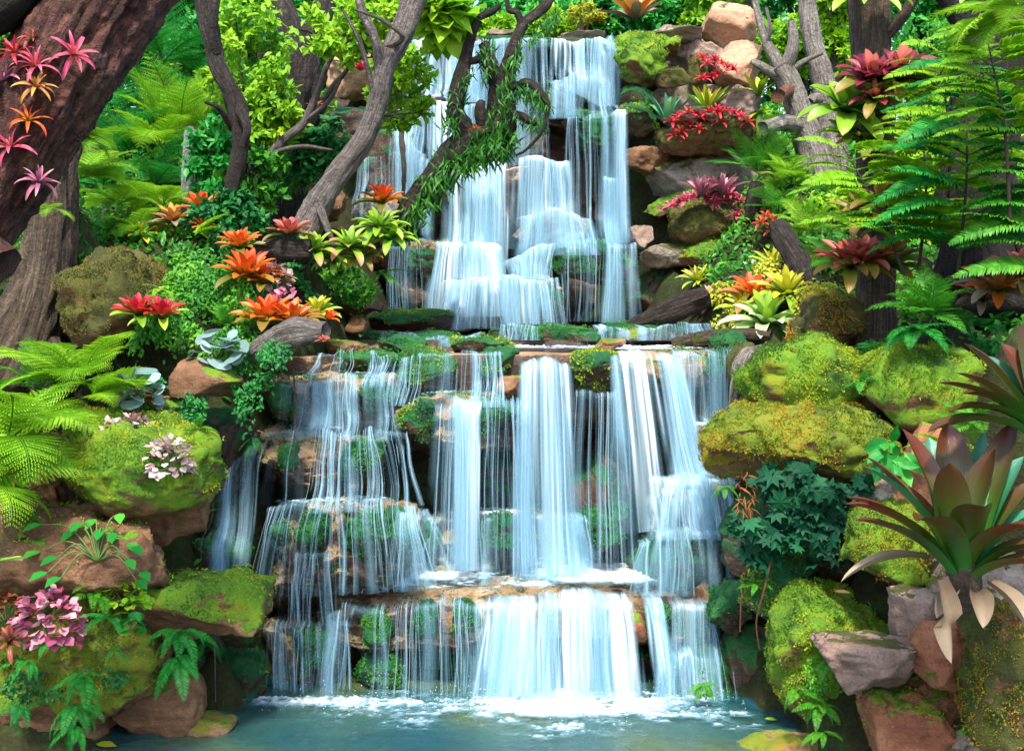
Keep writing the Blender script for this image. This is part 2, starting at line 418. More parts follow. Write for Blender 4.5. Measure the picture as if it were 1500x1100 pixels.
# ---- upper right rock pile
rock('yellow green mossy boulder behind another beside the topmost sheet', (896, 46, 992, 96), 19.2, 'fullmoss', 1., moss='bright', dens=2200, zthr=-.2)
rock('yellow green mossy boulder with grey face beside the topmost sheet', (899, 70, 976, 126), 18.8, 'fullmoss', 1., moss='bright', dens=2200, zthr=-.2)
rock('small flat topped stone with moss skirt beside the upper right fall', (904, 123, 952, 160), 18.7, 'deepmoss', .6, moss='deep', dens=1800, zthr=-.3)
rock('bright green mossy cushion stone beside the upper right fall', (904, 155, 968, 200), 18.6, 'deepmoss', .8, moss='bright', dens=2400, zthr=-.2)
rock('big peach coloured rounded boulder crowning the right rock pile', (1012, 10, 1104, 74), 19.6, 'peach', 1., rough=.12, cuts=8)
rock('dark flat slab lying left of the crowning peach boulder', (952, 38, 1034, 66), 19.5, 'grey', .9)
rock('pinkish smooth boulder under the flat slab of the right pile', (985, 62, 1062, 104), 19.6, 'pink', .9)
rock('tall pale orange boulder with a hollow on the right pile edge', (1048, 64, 1118, 132), 19.3, 'peach', .9, rough=.12, cuts=8)
rock('pointed pinkish grey boulder above the red bromeliad shelf', (1050, 108, 1112, 192), 19.1, 'pink', .8, p=2.2, roll=12)
rock('lichen crusted stone below the pink slab of the right pile', (1004, 78, 1036, 128), 18.9, 'olive', .5, moss='olive', dens=1500)
rock('small brown mossy stone between yellow tuft and green boulders', (958, 100, 1012, 130), 18.8, 'olive', .5, moss='olive', dens=1500)
rock('shaded grey stone behind the strappy blue green bromeliad', (945, 118, 1075, 205), 19.4, 'grey', .8)
rock('mossy shelf carrying the upper bed of red bromeliads', (968, 172, 1098, 232), 18.4, 'olive', 1., moss='olive', dens=2200, zthr=-.2)
rock('brown cracked stone under the green cushion by the right fall', (908, 212, 996, 258), 18.7, 'sand', .8)
rock('broad grey and ochre boulder in the middle of the right pile', (934, 226, 1068, 300), 18.8, 'grey', 1., rough=.12)
rock('smooth grey boulder behind the pink bromeliad bed', (1010, 220, 1108, 300), 18.9, 'grey', .9, rough=.1)
rock('ochre mossy wedge stone left of the pink bromeliad bed', (940, 280, 1030, 322), 18.5, 'sandmoss', .8, roll=-18)
rock('mossy shelf carrying the lower bed of pink bromeliads', (976, 302, 1096, 358), 18.0, 'olive', 1., moss='olive', dens=2400, zthr=-.3)
rock('squarish pinkish stone low beside the right fall', (916, 330, 960, 368), 18.3, 'pink', .6)
rock('grey stone slab jutting out under the pink bromeliad shelf', (938, 356, 1012, 390), 18.0, 'grey', .9, p=4)
rock('moss topped round boulder below the pink bromeliad shelf', (994, 348, 1086, 396), 17.6, 'sandmoss', .9, moss='bright', dens=1400, zthr=.3)
rock('shadowed brown stone standing at the right foot of the upper cascade', (925, 385, 1030, 470), 18.2, 'wet', .8)
rock('grey boulder behind the yellow tufts right of the cascade', (1000, 392, 1090, 460), 17.4, 'grey', .9)
# ---- upper left rock pile
rock('brown boulder behind the roots of the diagonal tree', (430, 262, 520, 330), 17.5, 'sand', .9)
rock('tan boulder under the roots left of the upper cascade', (520, 285, 600, 345), 17.8, 'grey', .9)
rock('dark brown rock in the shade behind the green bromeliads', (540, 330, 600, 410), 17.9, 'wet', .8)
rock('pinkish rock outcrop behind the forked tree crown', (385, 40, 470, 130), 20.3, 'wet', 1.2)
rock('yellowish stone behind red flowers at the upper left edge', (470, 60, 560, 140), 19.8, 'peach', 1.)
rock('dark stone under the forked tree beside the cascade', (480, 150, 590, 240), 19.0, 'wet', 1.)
ANCH = False
# ---- middle terrace
rock('wide flat stone terrace dividing upper and lower cascades', (462, 499, 1088, 600), 15.6, 'ledge', 4.3, p=8, cuts=3, rough=.03, flat=.8, name='ledge_rock', cat='rock ledge', k=1.13)
rock('long mossy slab on the terrace below the dark left rocks', (538, 452, 692, 486), 16.6, 'deepmoss', 1.1, p=3.4, moss='bright', dens=1500, flat=.6)
rock('low green mossed step at the left of the terrace', (500, 482, 716, 512), 15.2, 'deepmoss', .8, p=4, moss='deep', dens=1300, flat=.6)
rock('low mossy step in the middle of the terrace', (720, 473, 868, 510), 15.4, 'deepmoss', .8, p=4, moss='deep', dens=1300, flat=.6)
rock('low wet step at the right of the terrace', (866, 470, 1048, 506), 15.8, 'wetmoss', .8, p=4, moss='deep', dens=1100, flat=.6)
rock('green mossy mound at the left foot of the upper cascade', (466, 400, 556, 470), 15.6, 'deepmoss', .9, moss='bright', dens=2200, zthr=-.3)
rock('small brown stone on the left end of the terrace', (505, 464, 545, 490), 15.5, 'sand', .5)
for lb, bb, D, mt, ms in [('tan flat stone on the terrace rim above the left stair', (470, 496, 540, 522), 13.75, 'wetpale', None), ('low moss cushion on the terrace rim left of the centre', (556, 494, 632, 520), 13.85, 'deepmoss', 'deep'), ('thin moss cushion on the terrace rim at the centre', (660, 496, 745, 518), 13.9, 'deepmoss', 'bright'), ('ochre stone on the terrace rim right of the tall column', (868, 494, 915, 516), 14.0, 'wetpale', None), ('brown stone by the right terrace spill', (826, 486, 880, 506), 14.6, 'wet', 'bright'),
   ('small ochre stone at the right end of the terrace rim', (1000, 488, 1046, 508), 14.2, 'olive', 'olive'), ('round moss tuft at the mid terrace step', (640, 496, 690, 514), 14.6, 'deepmoss', 'bright'), ('rust stone between the two right spills of the terrace', (905, 482, 950, 502), 15.0, 'wetpale', 'bright'), ('dark moss stone by the far right terrace spill', (1040, 484, 1092, 522), 13.9, 'deepmoss', 'deep')]:
    rock(lb, bb, D, mt, .5, moss=ms, dens=1800, zthr=0)
# ---- lower cascade
rock('thick mossy lip mound hanging over the left centre recess', (580, 513, 672, 576), 13.5, 'deepmoss', .9, moss='bright', dens=2600, zthr=-.1)
rock('mossy lip mound beside the tall central water column', (688, 512, 764, 566), 13.6, 'deepmoss', .8, moss='bright', dens=1800, zthr=.0)
rock('tan stone block poking out left of the tall central column', (728, 540, 776, 590), 13.3, 'sand', .6)
rock('bright mossy lip mound right of the tall central column', (836, 514, 908, 584), 13.35, 'deepmoss', .9, moss='bright', dens=2800, zthr=-.1)
rock('pale wet lip stone under the right hand column', (880, 512, 1080, 572), 13.8, 'wetpale', 1.2, p=3.6, moss='deep', dens=900)
rock('wet lip stone at the head of the left stair', (462, 508, 592, 560), 13.85, 'ledge', .9, p=3.6, moss='deep', dens=900, flat=.7)
rock('second stone step of the left stair with pale rim', (396, 549, 580, 636), 13.45, 'ledge', 1.3, p=3.8, flat=.82, moss='deep', dens=900)
rock('third wide stone step of the left stair', (376, 626, 596, 735), 13.05, 'ledge', 1.5, p=3.4, flat=.82, moss='deep', dens=900)
rock('lowest mossy boulder of the left stair', (388, 728, 614, 900), 12.65, 'ledge', 1.7, p=3.2, flat=.86, moss='deep', dens=800)
rock('mossy overhanging block under the left centre falls', (588, 578, 765, 668), 13.3, 'ledge', 1.3, p=3.4, flat=.85, moss='deep', dens=1200)
rock('bright moss clump on the left end of the overhanging block', (586, 588, 646, 646), 12.9, 'deepmoss', .5, moss='bright', dens=3200, zthr=-.5)
rock('low green shelf under the central columns', (600, 746, 862, 850), 13.3, 'ledge', 1.2, p=3.6, flat=.8, moss='deep', dens=1200)
rock('small mossy ball stone right of the central column foot', (848, 748, 912, 806), 12.9, 'deepmoss', .6, moss='deep', dens=2600, zthr=-.5)
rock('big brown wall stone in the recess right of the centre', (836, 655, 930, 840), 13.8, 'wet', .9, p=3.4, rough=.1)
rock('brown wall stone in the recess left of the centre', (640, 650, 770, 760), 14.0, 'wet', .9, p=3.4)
rock('wet step boulder beside the upper right small falls', (984, 612, 1068, 706), 13.4, 'ledge', 1.1, flat=.8)
rock('white splashed step boulder under the right column', (948, 690, 1072, 800), 12.9, 'ledge', 1.2, flat=.8, moss='deep', dens=800)
rock('green draped boulder at the right of the lower cascade', (932, 764, 1066, 872), 12.7, 'deepmoss', 1., moss='deep', dens=1800, zthr=-.3)
rock('mossy knob stone right of the white splashed step', (1010, 690, 1062, 750), 13.0, 'deepmoss', .6, moss='deep', dens=2200, zthr=-.3)
rock('great flat slab of the lowest step over the pool', (494, 834, 1052, 926), 12.85, 'ledge', 2.0, p=5, cuts=9, rough=.085, flat=.75, strata=.03, moss='deep', dens=500, zthr=-.2, name='ledge_rock', cat='rock ledge', k=1.02)
rock('dark mossy base under the great flat slab', (510, 925, 1050, 1060), 12.95, 'wetmoss', 1.5, p=4, rough=.12, moss='deep', dens=1100, name='ledge_rock', cat='rock ledge')
rock('bright moss cushion hanging from the left of the great slab', (528, 884, 572, 952), 11.98, 'deepmoss', .35, moss='deep', dens=8000, zthr=-.8)
rock('third moss cushion hanging from the great slab near its middle', (655, 878, 700, 935), 11.95, 'deepmoss', .35, moss='deep', dens=3000, zthr=-.8)
rock('fourth moss cushion hanging from the right face of the great slab', (985, 885, 1040, 950), 11.98, 'deepmoss', .35, moss='deep', dens=3000, zthr=-.8)
rock('second moss cushion hanging from the great slab', (600, 880, 640, 930), 11.98, 'deepmoss', .3, moss='deep', dens=8000, zthr=-.8)
rock('reddish crust stone on the right face of the great slab', (895, 890, 950, 945), 12.0, 'red', .35)
rock('low left base stone with two falls at the pool', (382, 888, 520, 1045), 12.7, 'ledge', 1.2, p=3.2, flat=.8, moss='deep', dens=700)
rock('mossy dripping stone at the right edge of the falls', (972, 932, 1112, 1050), 12.1, 'deepmoss', 1., moss='bright', dens=1900, zthr=-.2)
rock('tan wet stone between slab and right moss bank', (1000, 850, 1062, 930), 12.4, 'wetpale', .7)
rock('small dark mossy boulder behind the far left fall', (264, 786, 362, 856), 12.4, 'deepmoss', .9, moss='deep', dens=900)
rock('dark recess boulder behind the far left fall', (300, 660, 400, 800), 13.4, 'wetmoss', .9, moss='deep', dens=900)
rock('dark green stone above the far left fall', (305, 676, 362, 720), 12.9, 'deepmoss', .6, moss='deep', dens=1200)
rock('dark wet boulder in the cave left of the pool', (330, 920, 400, 1040), 12.5, 'wetmoss', .8, moss='deep', dens=900)
ANCH = True
for lb, bb, D in [('long dark moss hanging from the second left stair step', (400, 556, 436, 612), 12.82), ('moss tuft under the rim of the second left stair step', (520, 560, 580, 604), 12.8), ('moss lump in the middle of the third left stair step', (500, 640, 560, 694), 12.3), ('small moss lump left on the third left stair step', (404, 650, 440, 690), 12.35),
   ('large moss mass on the right half of the lowest left stair boulder', (505, 740, 604, 830), 11.85), ('moss clump at the middle of the lowest left stair boulder', (436, 752, 482, 812), 11.8), ('moss dot at the left of the lowest left stair boulder', (400, 762, 424, 792), 11.9), ('moss skirt on the head of the left stair', (500, 508, 585, 540), 13.42),
   ('moss skirt below the overhanging left centre block rim', (690, 584, 762, 632), 12.7), ('green moss tongue left of the overhanging block middle', (606, 590, 640, 660), 12.75), ('mossy patch on the low green shelf', (690, 756, 760, 812), 12.72), ('second mossy patch on the low green shelf', (600, 766, 650, 806), 12.78), ('moss bead at the right of the low green shelf', (886, 736, 918, 770), 13.0),
   ('moss skirt on the right lip stone', (1030, 512, 1078, 566), 13.2), ('teal moss mass on the left face of the upper cascade foot', (590, 356, 640, 410), 17.9), ('moss fringe under the dark mossy upper shelf', (812, 366, 870, 410), 17.95), ('moss fringe on the rounded green bottom block', (760, 416, 822, 470), 17.45), ('moss tuft on the middle upper step', (690, 262, 730, 330), 18.55), ('teal moss on the right end of the great slab', (940, 888, 985, 940), 11.95),
   ('moss heap on the low left base stone', (430, 915, 500, 985), 12.05), ('moss strip on the dark base under the slab left part', (520, 950, 590, 1015), 12.1), ('moss strip on the dark base under the slab right part', (960, 950, 1010, 1015), 12.1)]:
    rock(lb, bb, D, 'deepmoss', .35, moss='deep', dens=2400, zthr=-.7, res=5)
# ---- left bank
_casc = set(SURF)
rock('tall moss grown boulder beside the straight furrowed trunk', (102, 368, 234, 512), 12.9, 'olive', 1.2, moss='olive', dens=3200, zthr=-.3, msize=.028, cuts=5, rough=.13)
rock('smooth brown squared block under the creeping ivy', (252, 526, 360, 590), 12.0, 'sand', .8, p=4.5, rough=.1)
rock('rough grey brown stone between ivy and the moss boulder', (190, 584, 292, 640), 11.8, 'sand', .8)
rock('dark brown stone low behind the moss boulder', (280, 590, 380, 690), 12.8, 'wet', .9)
rock('great moss covered boulder with a patch of pink begonia', (62, 618, 316, 748), 11.3, 'fullmoss', 1.6, moss='bright', dens=3200, zthr=.0, msize=.028, roll=4, cuts=5, rough=.13)
rock('shadowed brown rock under the great moss boulder', (150, 700, 300, 810), 11.6, 'sand', 1.)
rock('bare brown sandstone boulder with sparse moss dots', (-40, 740, 252, 880), 11.0, 'sand', 1.4, moss='bright', dens=350, zthr=.6, roll=3)
rock('flat sandstone slab with mossy end jutting over the pool', (210, 842, 390, 934), 11.1, 'sandmoss', 1.1, p=4.2, moss='bright', dens=1100, zthr=.25, roll=-2)
rock('orange green mossy mound carrying the pink begonias', (-30, 878, 250, 1030), 10.85, 'goldmoss', 1.3, moss='gold', dens=3000, zthr=.0, msize=.028)
rock('brown angular stone at the left waterline', (160, 990, 296, 1084), 10.9, 'sand', 1.0, rough=.12)
rock('tan stone wedged under the mossy mound', (150, 940, 250, 1020), 11.1, 'sand', .8)
rock('dark low stone half under water at the far left', (-40, 1010, 170, 1098), 10.8, 'sand', 1.)
rock('dark cave stone under the jutting sandstone slab', (250, 930, 330, 1050), 11.9, 'wet', .8)
rock('shadowed fill boulder behind the bare sandstone boulder', (-60, 640, 120, 800), 12.0, 'sand', 1.2)
rock('mossy brown boulder at the left edge waterline', (-60, 985, 120, 1080), 10.75, 'sandmoss', .9, moss='gold', dens=900, zthr=.2)
rock('dark wet stone in the cave beside the left falls', (300, 960, 392, 1050), 11.9, 'wetmoss', .8, moss='deep', dens=900)
# ---- right bank
rock('round bright moss boulder beside the right small falls', (1086, 496, 1262, 612), 12.2, 'fullmoss', 1.3, moss='bright', dens=3400, zthr=-.4, msize=.028, p=2.3, cuts=5, rough=.13)
rock('wide mossy boulder with a bare stone patch on top', (1262, 510, 1440, 640), 11.8, 'fullmoss', 1.3, moss='bright', dens=2600, zthr=-.05, msize=.028, cuts=5, rough=.13)
rock('long golden moss boulder above the dark begonias', (1042, 600, 1300, 712), 11.6, 'goldmoss', 1.3, moss='gold', dens=3600, zthr=-.4, msize=.028, p=2.6, cuts=5, rough=.13)
rock('small mossy stone wedged between three big moss boulders', (1236, 570, 1290, 640), 11.9, 'olive', .5, moss='olive', dens=1800)
rock('olive mossy slope behind the round moss boulder', (1150, 425, 1270, 530), 13.2, 'olive', 1.2, moss='gold', dens=2800, zthr=-.4)
rock('mossy stone bank right of the small right falls', (1070, 505, 1125, 610), 12.7, 'olive', .8, moss='olive', dens=1400)
rock('reddish upright stone behind the big bronze bromeliad', (1298, 622, 1402, 790), 11.0, 'red', .8, rough=.08)
rock('dark backing stone behind the star leaved begonias', (1060, 690, 1300, 860), 11.7, 'wetmoss', 1.0)
rock('yellow green moss boulder under the bronze bromeliad', (1243, 742, 1352, 864), 10.6, 'fullmoss', .9, moss='gold', dens=2600, zthr=-.5, msize=.026, cuts=5, rough=.13)
rock('grey stone wedged above the yellow green moss boulder', (1266, 700, 1332, 770), 10.9, 'grey', .5)
rock('mossy bank cushion under the star leaved begonias', (1072, 820, 1190, 912), 11.5, 'deepmoss', .9, moss='bright', dens=2600, zthr=-.3)
rock('dark moss knob dripping beside the great slab', (1036, 846, 1110, 930), 11.8, 'deepmoss', .6, moss='deep', dens=2400, zthr=-.4)
rock('steep moss bank hanging with small ferns over the pool', (1140, 862, 1298, 1050), 10.8, 'fullmoss', 1.1, moss='bright', dens=3200, zthr=-.5, msize=.028, p=3, cuts=5, rough=.13)
rock('dark hollow stone behind the steep moss bank', (1060, 900, 1170, 1050), 12.0, 'wet', .8)
rock('angular pinkish grey standing stone under the bronze bromeliad', (1290, 836, 1398, 1000), 10.1, 'pink', .5, p=2.4, roll=-10, rough=.14, cuts=30, seed=77)
rock('pinkish slab with pale flat top jutting to the pool', (1200, 908, 1352, 1004), 10.0, 'pink', .9, p=3.6, rough=.2, cuts=22, flat=.3, strata=.08, seed=12)
rock('red brown triangular facet stone below the bronze bromeliad', (1316, 892, 1442, 1010), 9.8, 'red', .6, p=2.2, cuts=34, rough=.08, seed=15)
rock('orange brown stone with ripple marks under the pink slab', (1262, 985, 1432, 1062), 10.3, 'red', .9, p=3.6, cuts=26, strata=.08)
rock('ochre boulder with small moss tufts at the lower right', (1240, 1000, 1420, 1130), 10.0, 'red', .9, p=3, moss='bright', dens=250, zthr=.4)
rock('rough olive moss boulder at the lower right edge', (1414, 885, 1530, 1095), 9.4, 'olive', .8, moss='gold', dens=2600, zthr=-.6, msize=.024)
rock('dark stone beneath the rough olive moss boulder', (1380, 1050, 1520, 1140), 9.7, 'grey', .8)
rock('dark fill boulder behind the bronze bromeliad base', (1330, 790, 1520, 930), 10.2, 'grey', .9)
rock('shaded mossy boulder behind the bronze rosettes', (1390, 600, 1560, 800), 11.2, 'olive', 1., moss='bright', dens=1500)
ANCH = False
# under water
rock('pale sunken boulder under the clear water at the right', (1080, 1072, 1260, 1140), 10.5, 'wetpale', .9)
rock('yellowish sunken slab under the water at the left', (200, 1046, 350, 1090), 10.9, 'wetpale', .6)
BANK = set(SURF) - _casc
# ================================================================= terrain, pool, falls
def walls():
    """bare rock faces behind the falls"""
    def face(x0, x1, z0, z1, yb, yt, seed, mat, amp=.3):
        nu, nv = int((x1 - x0) / .05), int((z1 - z0) / .05)
        u, v = np.meshgrid(np.linspace(x0, x1, nu), np.linspace(z0, z1, nv), indexing='ij')
        t = (v - z0) / (z1 - z0); q = np.stack([u.ravel(), v.ravel() * 2.2, 0 * u.ravel()], 1)
        d = fbm(q * .8, seed, 4) * amp + .12 * np.sign(noise(q * np.array((.5, 1.3, 1)), seed + 4)) + fbm(q * 4, seed + 6, 3) * .05
        V = np.stack([u.ravel(), (yb + (yt - yb) * t).ravel() - d, v.ravel()], 1)
        o = obj('rock_face', mesh('rock_face', V, grid_faces(nu, nv), RMATS[mat], True, {'m': np.full(len(V), .42)}))
        tag(o, kind='structure')
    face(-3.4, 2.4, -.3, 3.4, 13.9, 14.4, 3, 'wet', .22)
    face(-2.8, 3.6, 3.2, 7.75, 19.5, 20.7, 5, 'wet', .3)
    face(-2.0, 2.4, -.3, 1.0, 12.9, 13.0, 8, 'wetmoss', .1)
walls()
TERR_TOP = np.percentile(SURF['wide flat stone terrace dividing upper and lower cascades'][0][:, 2], 99)
SLAB_TOP = np.percentile(SURF['great flat slab of the lowest step over the pool'][0][:, 2], 99)
# front surface of the cascade stones, so that the water clings to them
FX0, FZ0, FC = -6., -.6, .04
FM = np.full((300, 240), 99.)
for _l, (_w, _f) in SURF.items():
    if _l in BANK: continue
    _p = _w[_f].mean(1)
    for _q in (_w, _p):
        _i = ((_q[:, 0] - FX0) / FC).astype(int); _j = ((_q[:, 2] - FZ0) / FC).astype(int)
        _k = (_i >= 0) & (_i < 300) & (_j >= 0) & (_j < 240)
        np.minimum.at(FM, (_i[_k], _j[_k]), _q[_k, 1])
_s = FM.copy()
for _a in (-1, 0, 1):
    for _b in (-1, 0, 1): _s = np.minimum(_s, np.roll(np.roll(FM, _a, 0), _b, 1))
FM = _s
def drape(C, t):
    x, y, z = C[..., 0], C[..., 1], C[..., 2]
    i = np.clip(((x - FX0) / FC).astype(int), 0, 299); j = np.clip(((z - FZ0) / FC).astype(int), 0, 239)
    f = FM[i, j] - .025
    y2 = np.where((f < y) & (f > y - .75) & (t > .0)[None], f, y)
    k = t > 0
    y2[:, k] = np.minimum.accumulate(y2[:, k], 1)
    yk = y2.copy()
    for _ in range(2): yk[:, 1:-1] = np.minimum(yk[:, 1:-1], (yk[:, :-2] + 2 * yk[:, 1:-1] + yk[:, 2:]) / 4)
    C[..., 1] = yk
    return C

TP = []       # terrain control points (pixel, pixel, depth)
def tp(*a): TP.extend(a)
tp((60, 1090, 11.5), (200, 1090, 11.6), (330, 1060, 12.6), (60, 900, 11.8), (200, 860, 12.1), (60, 760, 12.2), (200, 700, 12.6), (330, 700, 13.6), (60, 600, 12.6), (250, 560, 12.9), (330, 520, 13.2), (60, 545, 12.4),
   (180, 480, 13.6), (300, 450, 13.8), (420, 470, 14.4), (420, 400, 15.2), (300, 380, 14.8), (180, 360, 15.2), (60, 420, 14.0), (-200, 500, 12), (-300, 400, 14), (100, 330, 16), (250, 320, 16.2), (400, 330, 17), (480, 350, 17.5), (520, 420, 17.2),
   (180, 270, 19), (300, 260, 19), (400, 260, 19.2), (480, 200, 20.2), (540, 110, 21.2), (100, 240, 21), (-200, 260, 20))
tp((1180, 1100, 11.8), (1300, 1150, 10.6), (1450, 1150, 10.4), (1120, 1000, 12.6), (1200, 900, 12.0), (1350, 900, 10.9), (1480, 900, 10.6), (1120, 780, 12.5), (1250, 780, 12.0), (1420, 780, 11.6), (1120, 640, 12.9), (1300, 640, 12.4), (1450, 620, 12.2),
   (1110, 520, 13.4), (1250, 520, 13.2), (1400, 520, 13.0), (1130, 460, 14.2), (1230, 430, 14.4), (1380, 460, 13.8), (1480, 440, 14), (1650, 500, 12.5), (1120, 400, 16.2), (1220, 370, 16), (1380, 370, 15.6), (1140, 320, 18.4), (1250, 290, 18.6), (1400, 280, 19),
   (1150, 230, 20.4), (1250, 230, 20.6), (1700, 300, 19))
XP = [(-2.6, 12, -.7), (0, 11.5, -.7), (1.8, 11.5, -.7), (0, 9.5, -.7), (-3, 9.5, -.6), (2, 9.5, -.6), (-1.5, 10.5, -.75), (1, 10.5, -.75), (-2, 13.3, -.5), (0, 13.3, -.5), (1.5, 13.3, -.5), (-2, 14.8, 2.9), (0, 14.8, 2.9), (2, 14.8, 2.9), (-1.5, 17, 3.1), (0, 17, 3.1), (1.5, 17, 3.1),
      (-1.5, 19.2, 3.2), (0, 19.2, 3.2), (1.6, 19.2, 3.2), (-1.5, 21.4, 7.4), (0, 21.4, 7.5), (1.6, 21.4, 7.6), (3, 21.4, 7.4), (-2.5, 21.4, 7.2), (0, 24, 7.7), (3, 24, 7.5), (-3, 24, 7.4),
      (-8, 24, 7), (8, 24, 7), (-12, 30, 8), (0, 30, 8), (12, 30, 8), (-14, 40, 9), (0, 40, 9), (14, 40, 9), (-6, 8, -.6), (6, 8, -.4), (-9, 12, 2.5), (9, 12, 2.5), (0, 7, -.8)]
def build_terrain():
    C = np.array([P(*t) for t in TP] + XP + PLANTPTS)
    C[:, 2] -= .05
    xs = np.arange(-16, 16.01, .16); ys = np.arange(7, 42.01, .16)
    X, Y = np.meshgrid(xs, ys, indexing='ij'); q = np.stack([X.ravel(), Y.ravel()], 1)
    Z = np.zeros(len(q))
    for k in range(0, len(q), 4000):
        d2 = ((q[k:k + 4000, None, :] - C[None, :, :2]) ** 2).sum(2); w = 1 / (d2 + .12) ** 2.2
        Z[k:k + 4000] = (w * C[None, :, 2]).sum(1) / w.sum(1)
    Z += fbm(np.stack([q[:, 0], q[:, 1], Z], 1) * 1.3, 11, 4) * .09
    x, y = q[:, 0], q[:, 1]
    def inside(x0, x1, y0, y1, f=.35): return sstep(x0 - f, x0 + f, x) * sstep(x1 + f, x1 - f, x) * sstep(y0 - f, y0 + f, y) * sstep(y1 + f, y1 - f, y)
    for b, top in (((-2.35, 1.75, 5, 13.5), -.5), ((-1.75, 1.95, 14.3, 19.4), 3.15), ((-1.2, 1.35, 19.3, 21.2), 3.2), ((-2.6, 2.3, 20.9, 26), 7.55), ((-3.2, 2.4, 5, 11.2), -.5), ((-6, 5, 5, 10.0), -.6)):
        m = inside(*b); Z = np.where(Z > top, Z * (1 - m) + top * m, Z)
    V = np.stack([q[:, 0], q[:, 1], Z], 1)
    t = NT('forest soil'); p = t.n('ShaderNodeNewGeometry').outputs['Position']
    n1 = t.noise(p, 3, 6, .7); n2 = t.noise(p, 30, 5, .7)
    col = t.ramp(t.math('ADD', t.math('MULTIPLY', n1, .6), t.math('MULTIPLY', n2, .4)), [(.35, (.012, .010, .006)), (.5, (.03, .03, .01)), (.62, (.03, .07, .012)), (.75, (.07, .12, .015))])
    m = t.done(t.bsdf(col, .95, .2, t.bump(n2, .8, .04)))
    o = obj('ground', mesh('ground', V, grid_faces(len(xs), len(ys)), m)); tag(o, kind='structure')
    return xs, ys, Z.reshape(len(xs), len(ys))
def ground_z(x, y):
    xs, ys, Z = TERR
    i = np.clip(np.searchsorted(xs, x) - 1, 0, len(xs) - 2); j = np.clip(np.searchsorted(ys, y) - 1, 0, len(ys) - 2)
    fx = (x - xs[i]) / (xs[i + 1] - xs[i]); fy = (y - ys[j]) / (ys[j + 1] - ys[j])
    return Z[i, j] * (1 - fx) * (1 - fy) + Z[i + 1, j] * fx * (1 - fy) + Z[i, j + 1] * (1 - fx) * fy + Z[i + 1, j + 1] * fx * fy

# ---- pool
def build_pool():
    t = NT('pool water'); p = t.n('ShaderNodeNewGeometry').outputs['Position']
    n1 = t.noise(p, 7, 4, .6); n2 = t.noise(p, 30, 3, .6)
    h = t.math('ADD', n1, t.math('MULTIPLY', n2, .4)); nb = t.bump(h, .6, .04)
    n3 = t.noise(p, .55, 2)
    turb = t.ramp(n3, [(.40, (.016, .085, .105)), (.56, (.045, .125, .105)), (.68, (.12, .16, .05))])
    body = t.bsdf(turb, .06, .8, nb)
    tr = t.n('ShaderNodeBsdfTransparent'); tr.inputs[0].default_value = (.55, .85, .8, 1)
    m = t.n('ShaderNodeMixShader'); m.inputs[0].default_value = .66
    t.l(tr.outputs[0], m.inputs[1]); t.l(body, m.inputs[2])
    mt = t.done(m.outputs[0])
    xs = np.linspace(-5.5, 4.5, 220); ys = np.linspace(7.0, 13.0, 130)
    X, Y = np.meshgrid(xs, ys, indexing='ij')
    near = np.exp(-((Y - 12.0) / .8) ** 2)
    q = np.stack([X.ravel(), Y.ravel(), 0 * X.ravel()], 1)
    Z = WZ + (fbm(q * 5, 2, 3).reshape(X.shape)) * (.012 + .03 * near)
    o = obj('water', mesh('water', np.stack([X.ravel(), Y.ravel(), Z.ravel()], 1), grid_faces(220, 130), mt)); tag(o, kind='structure')
build_pool()

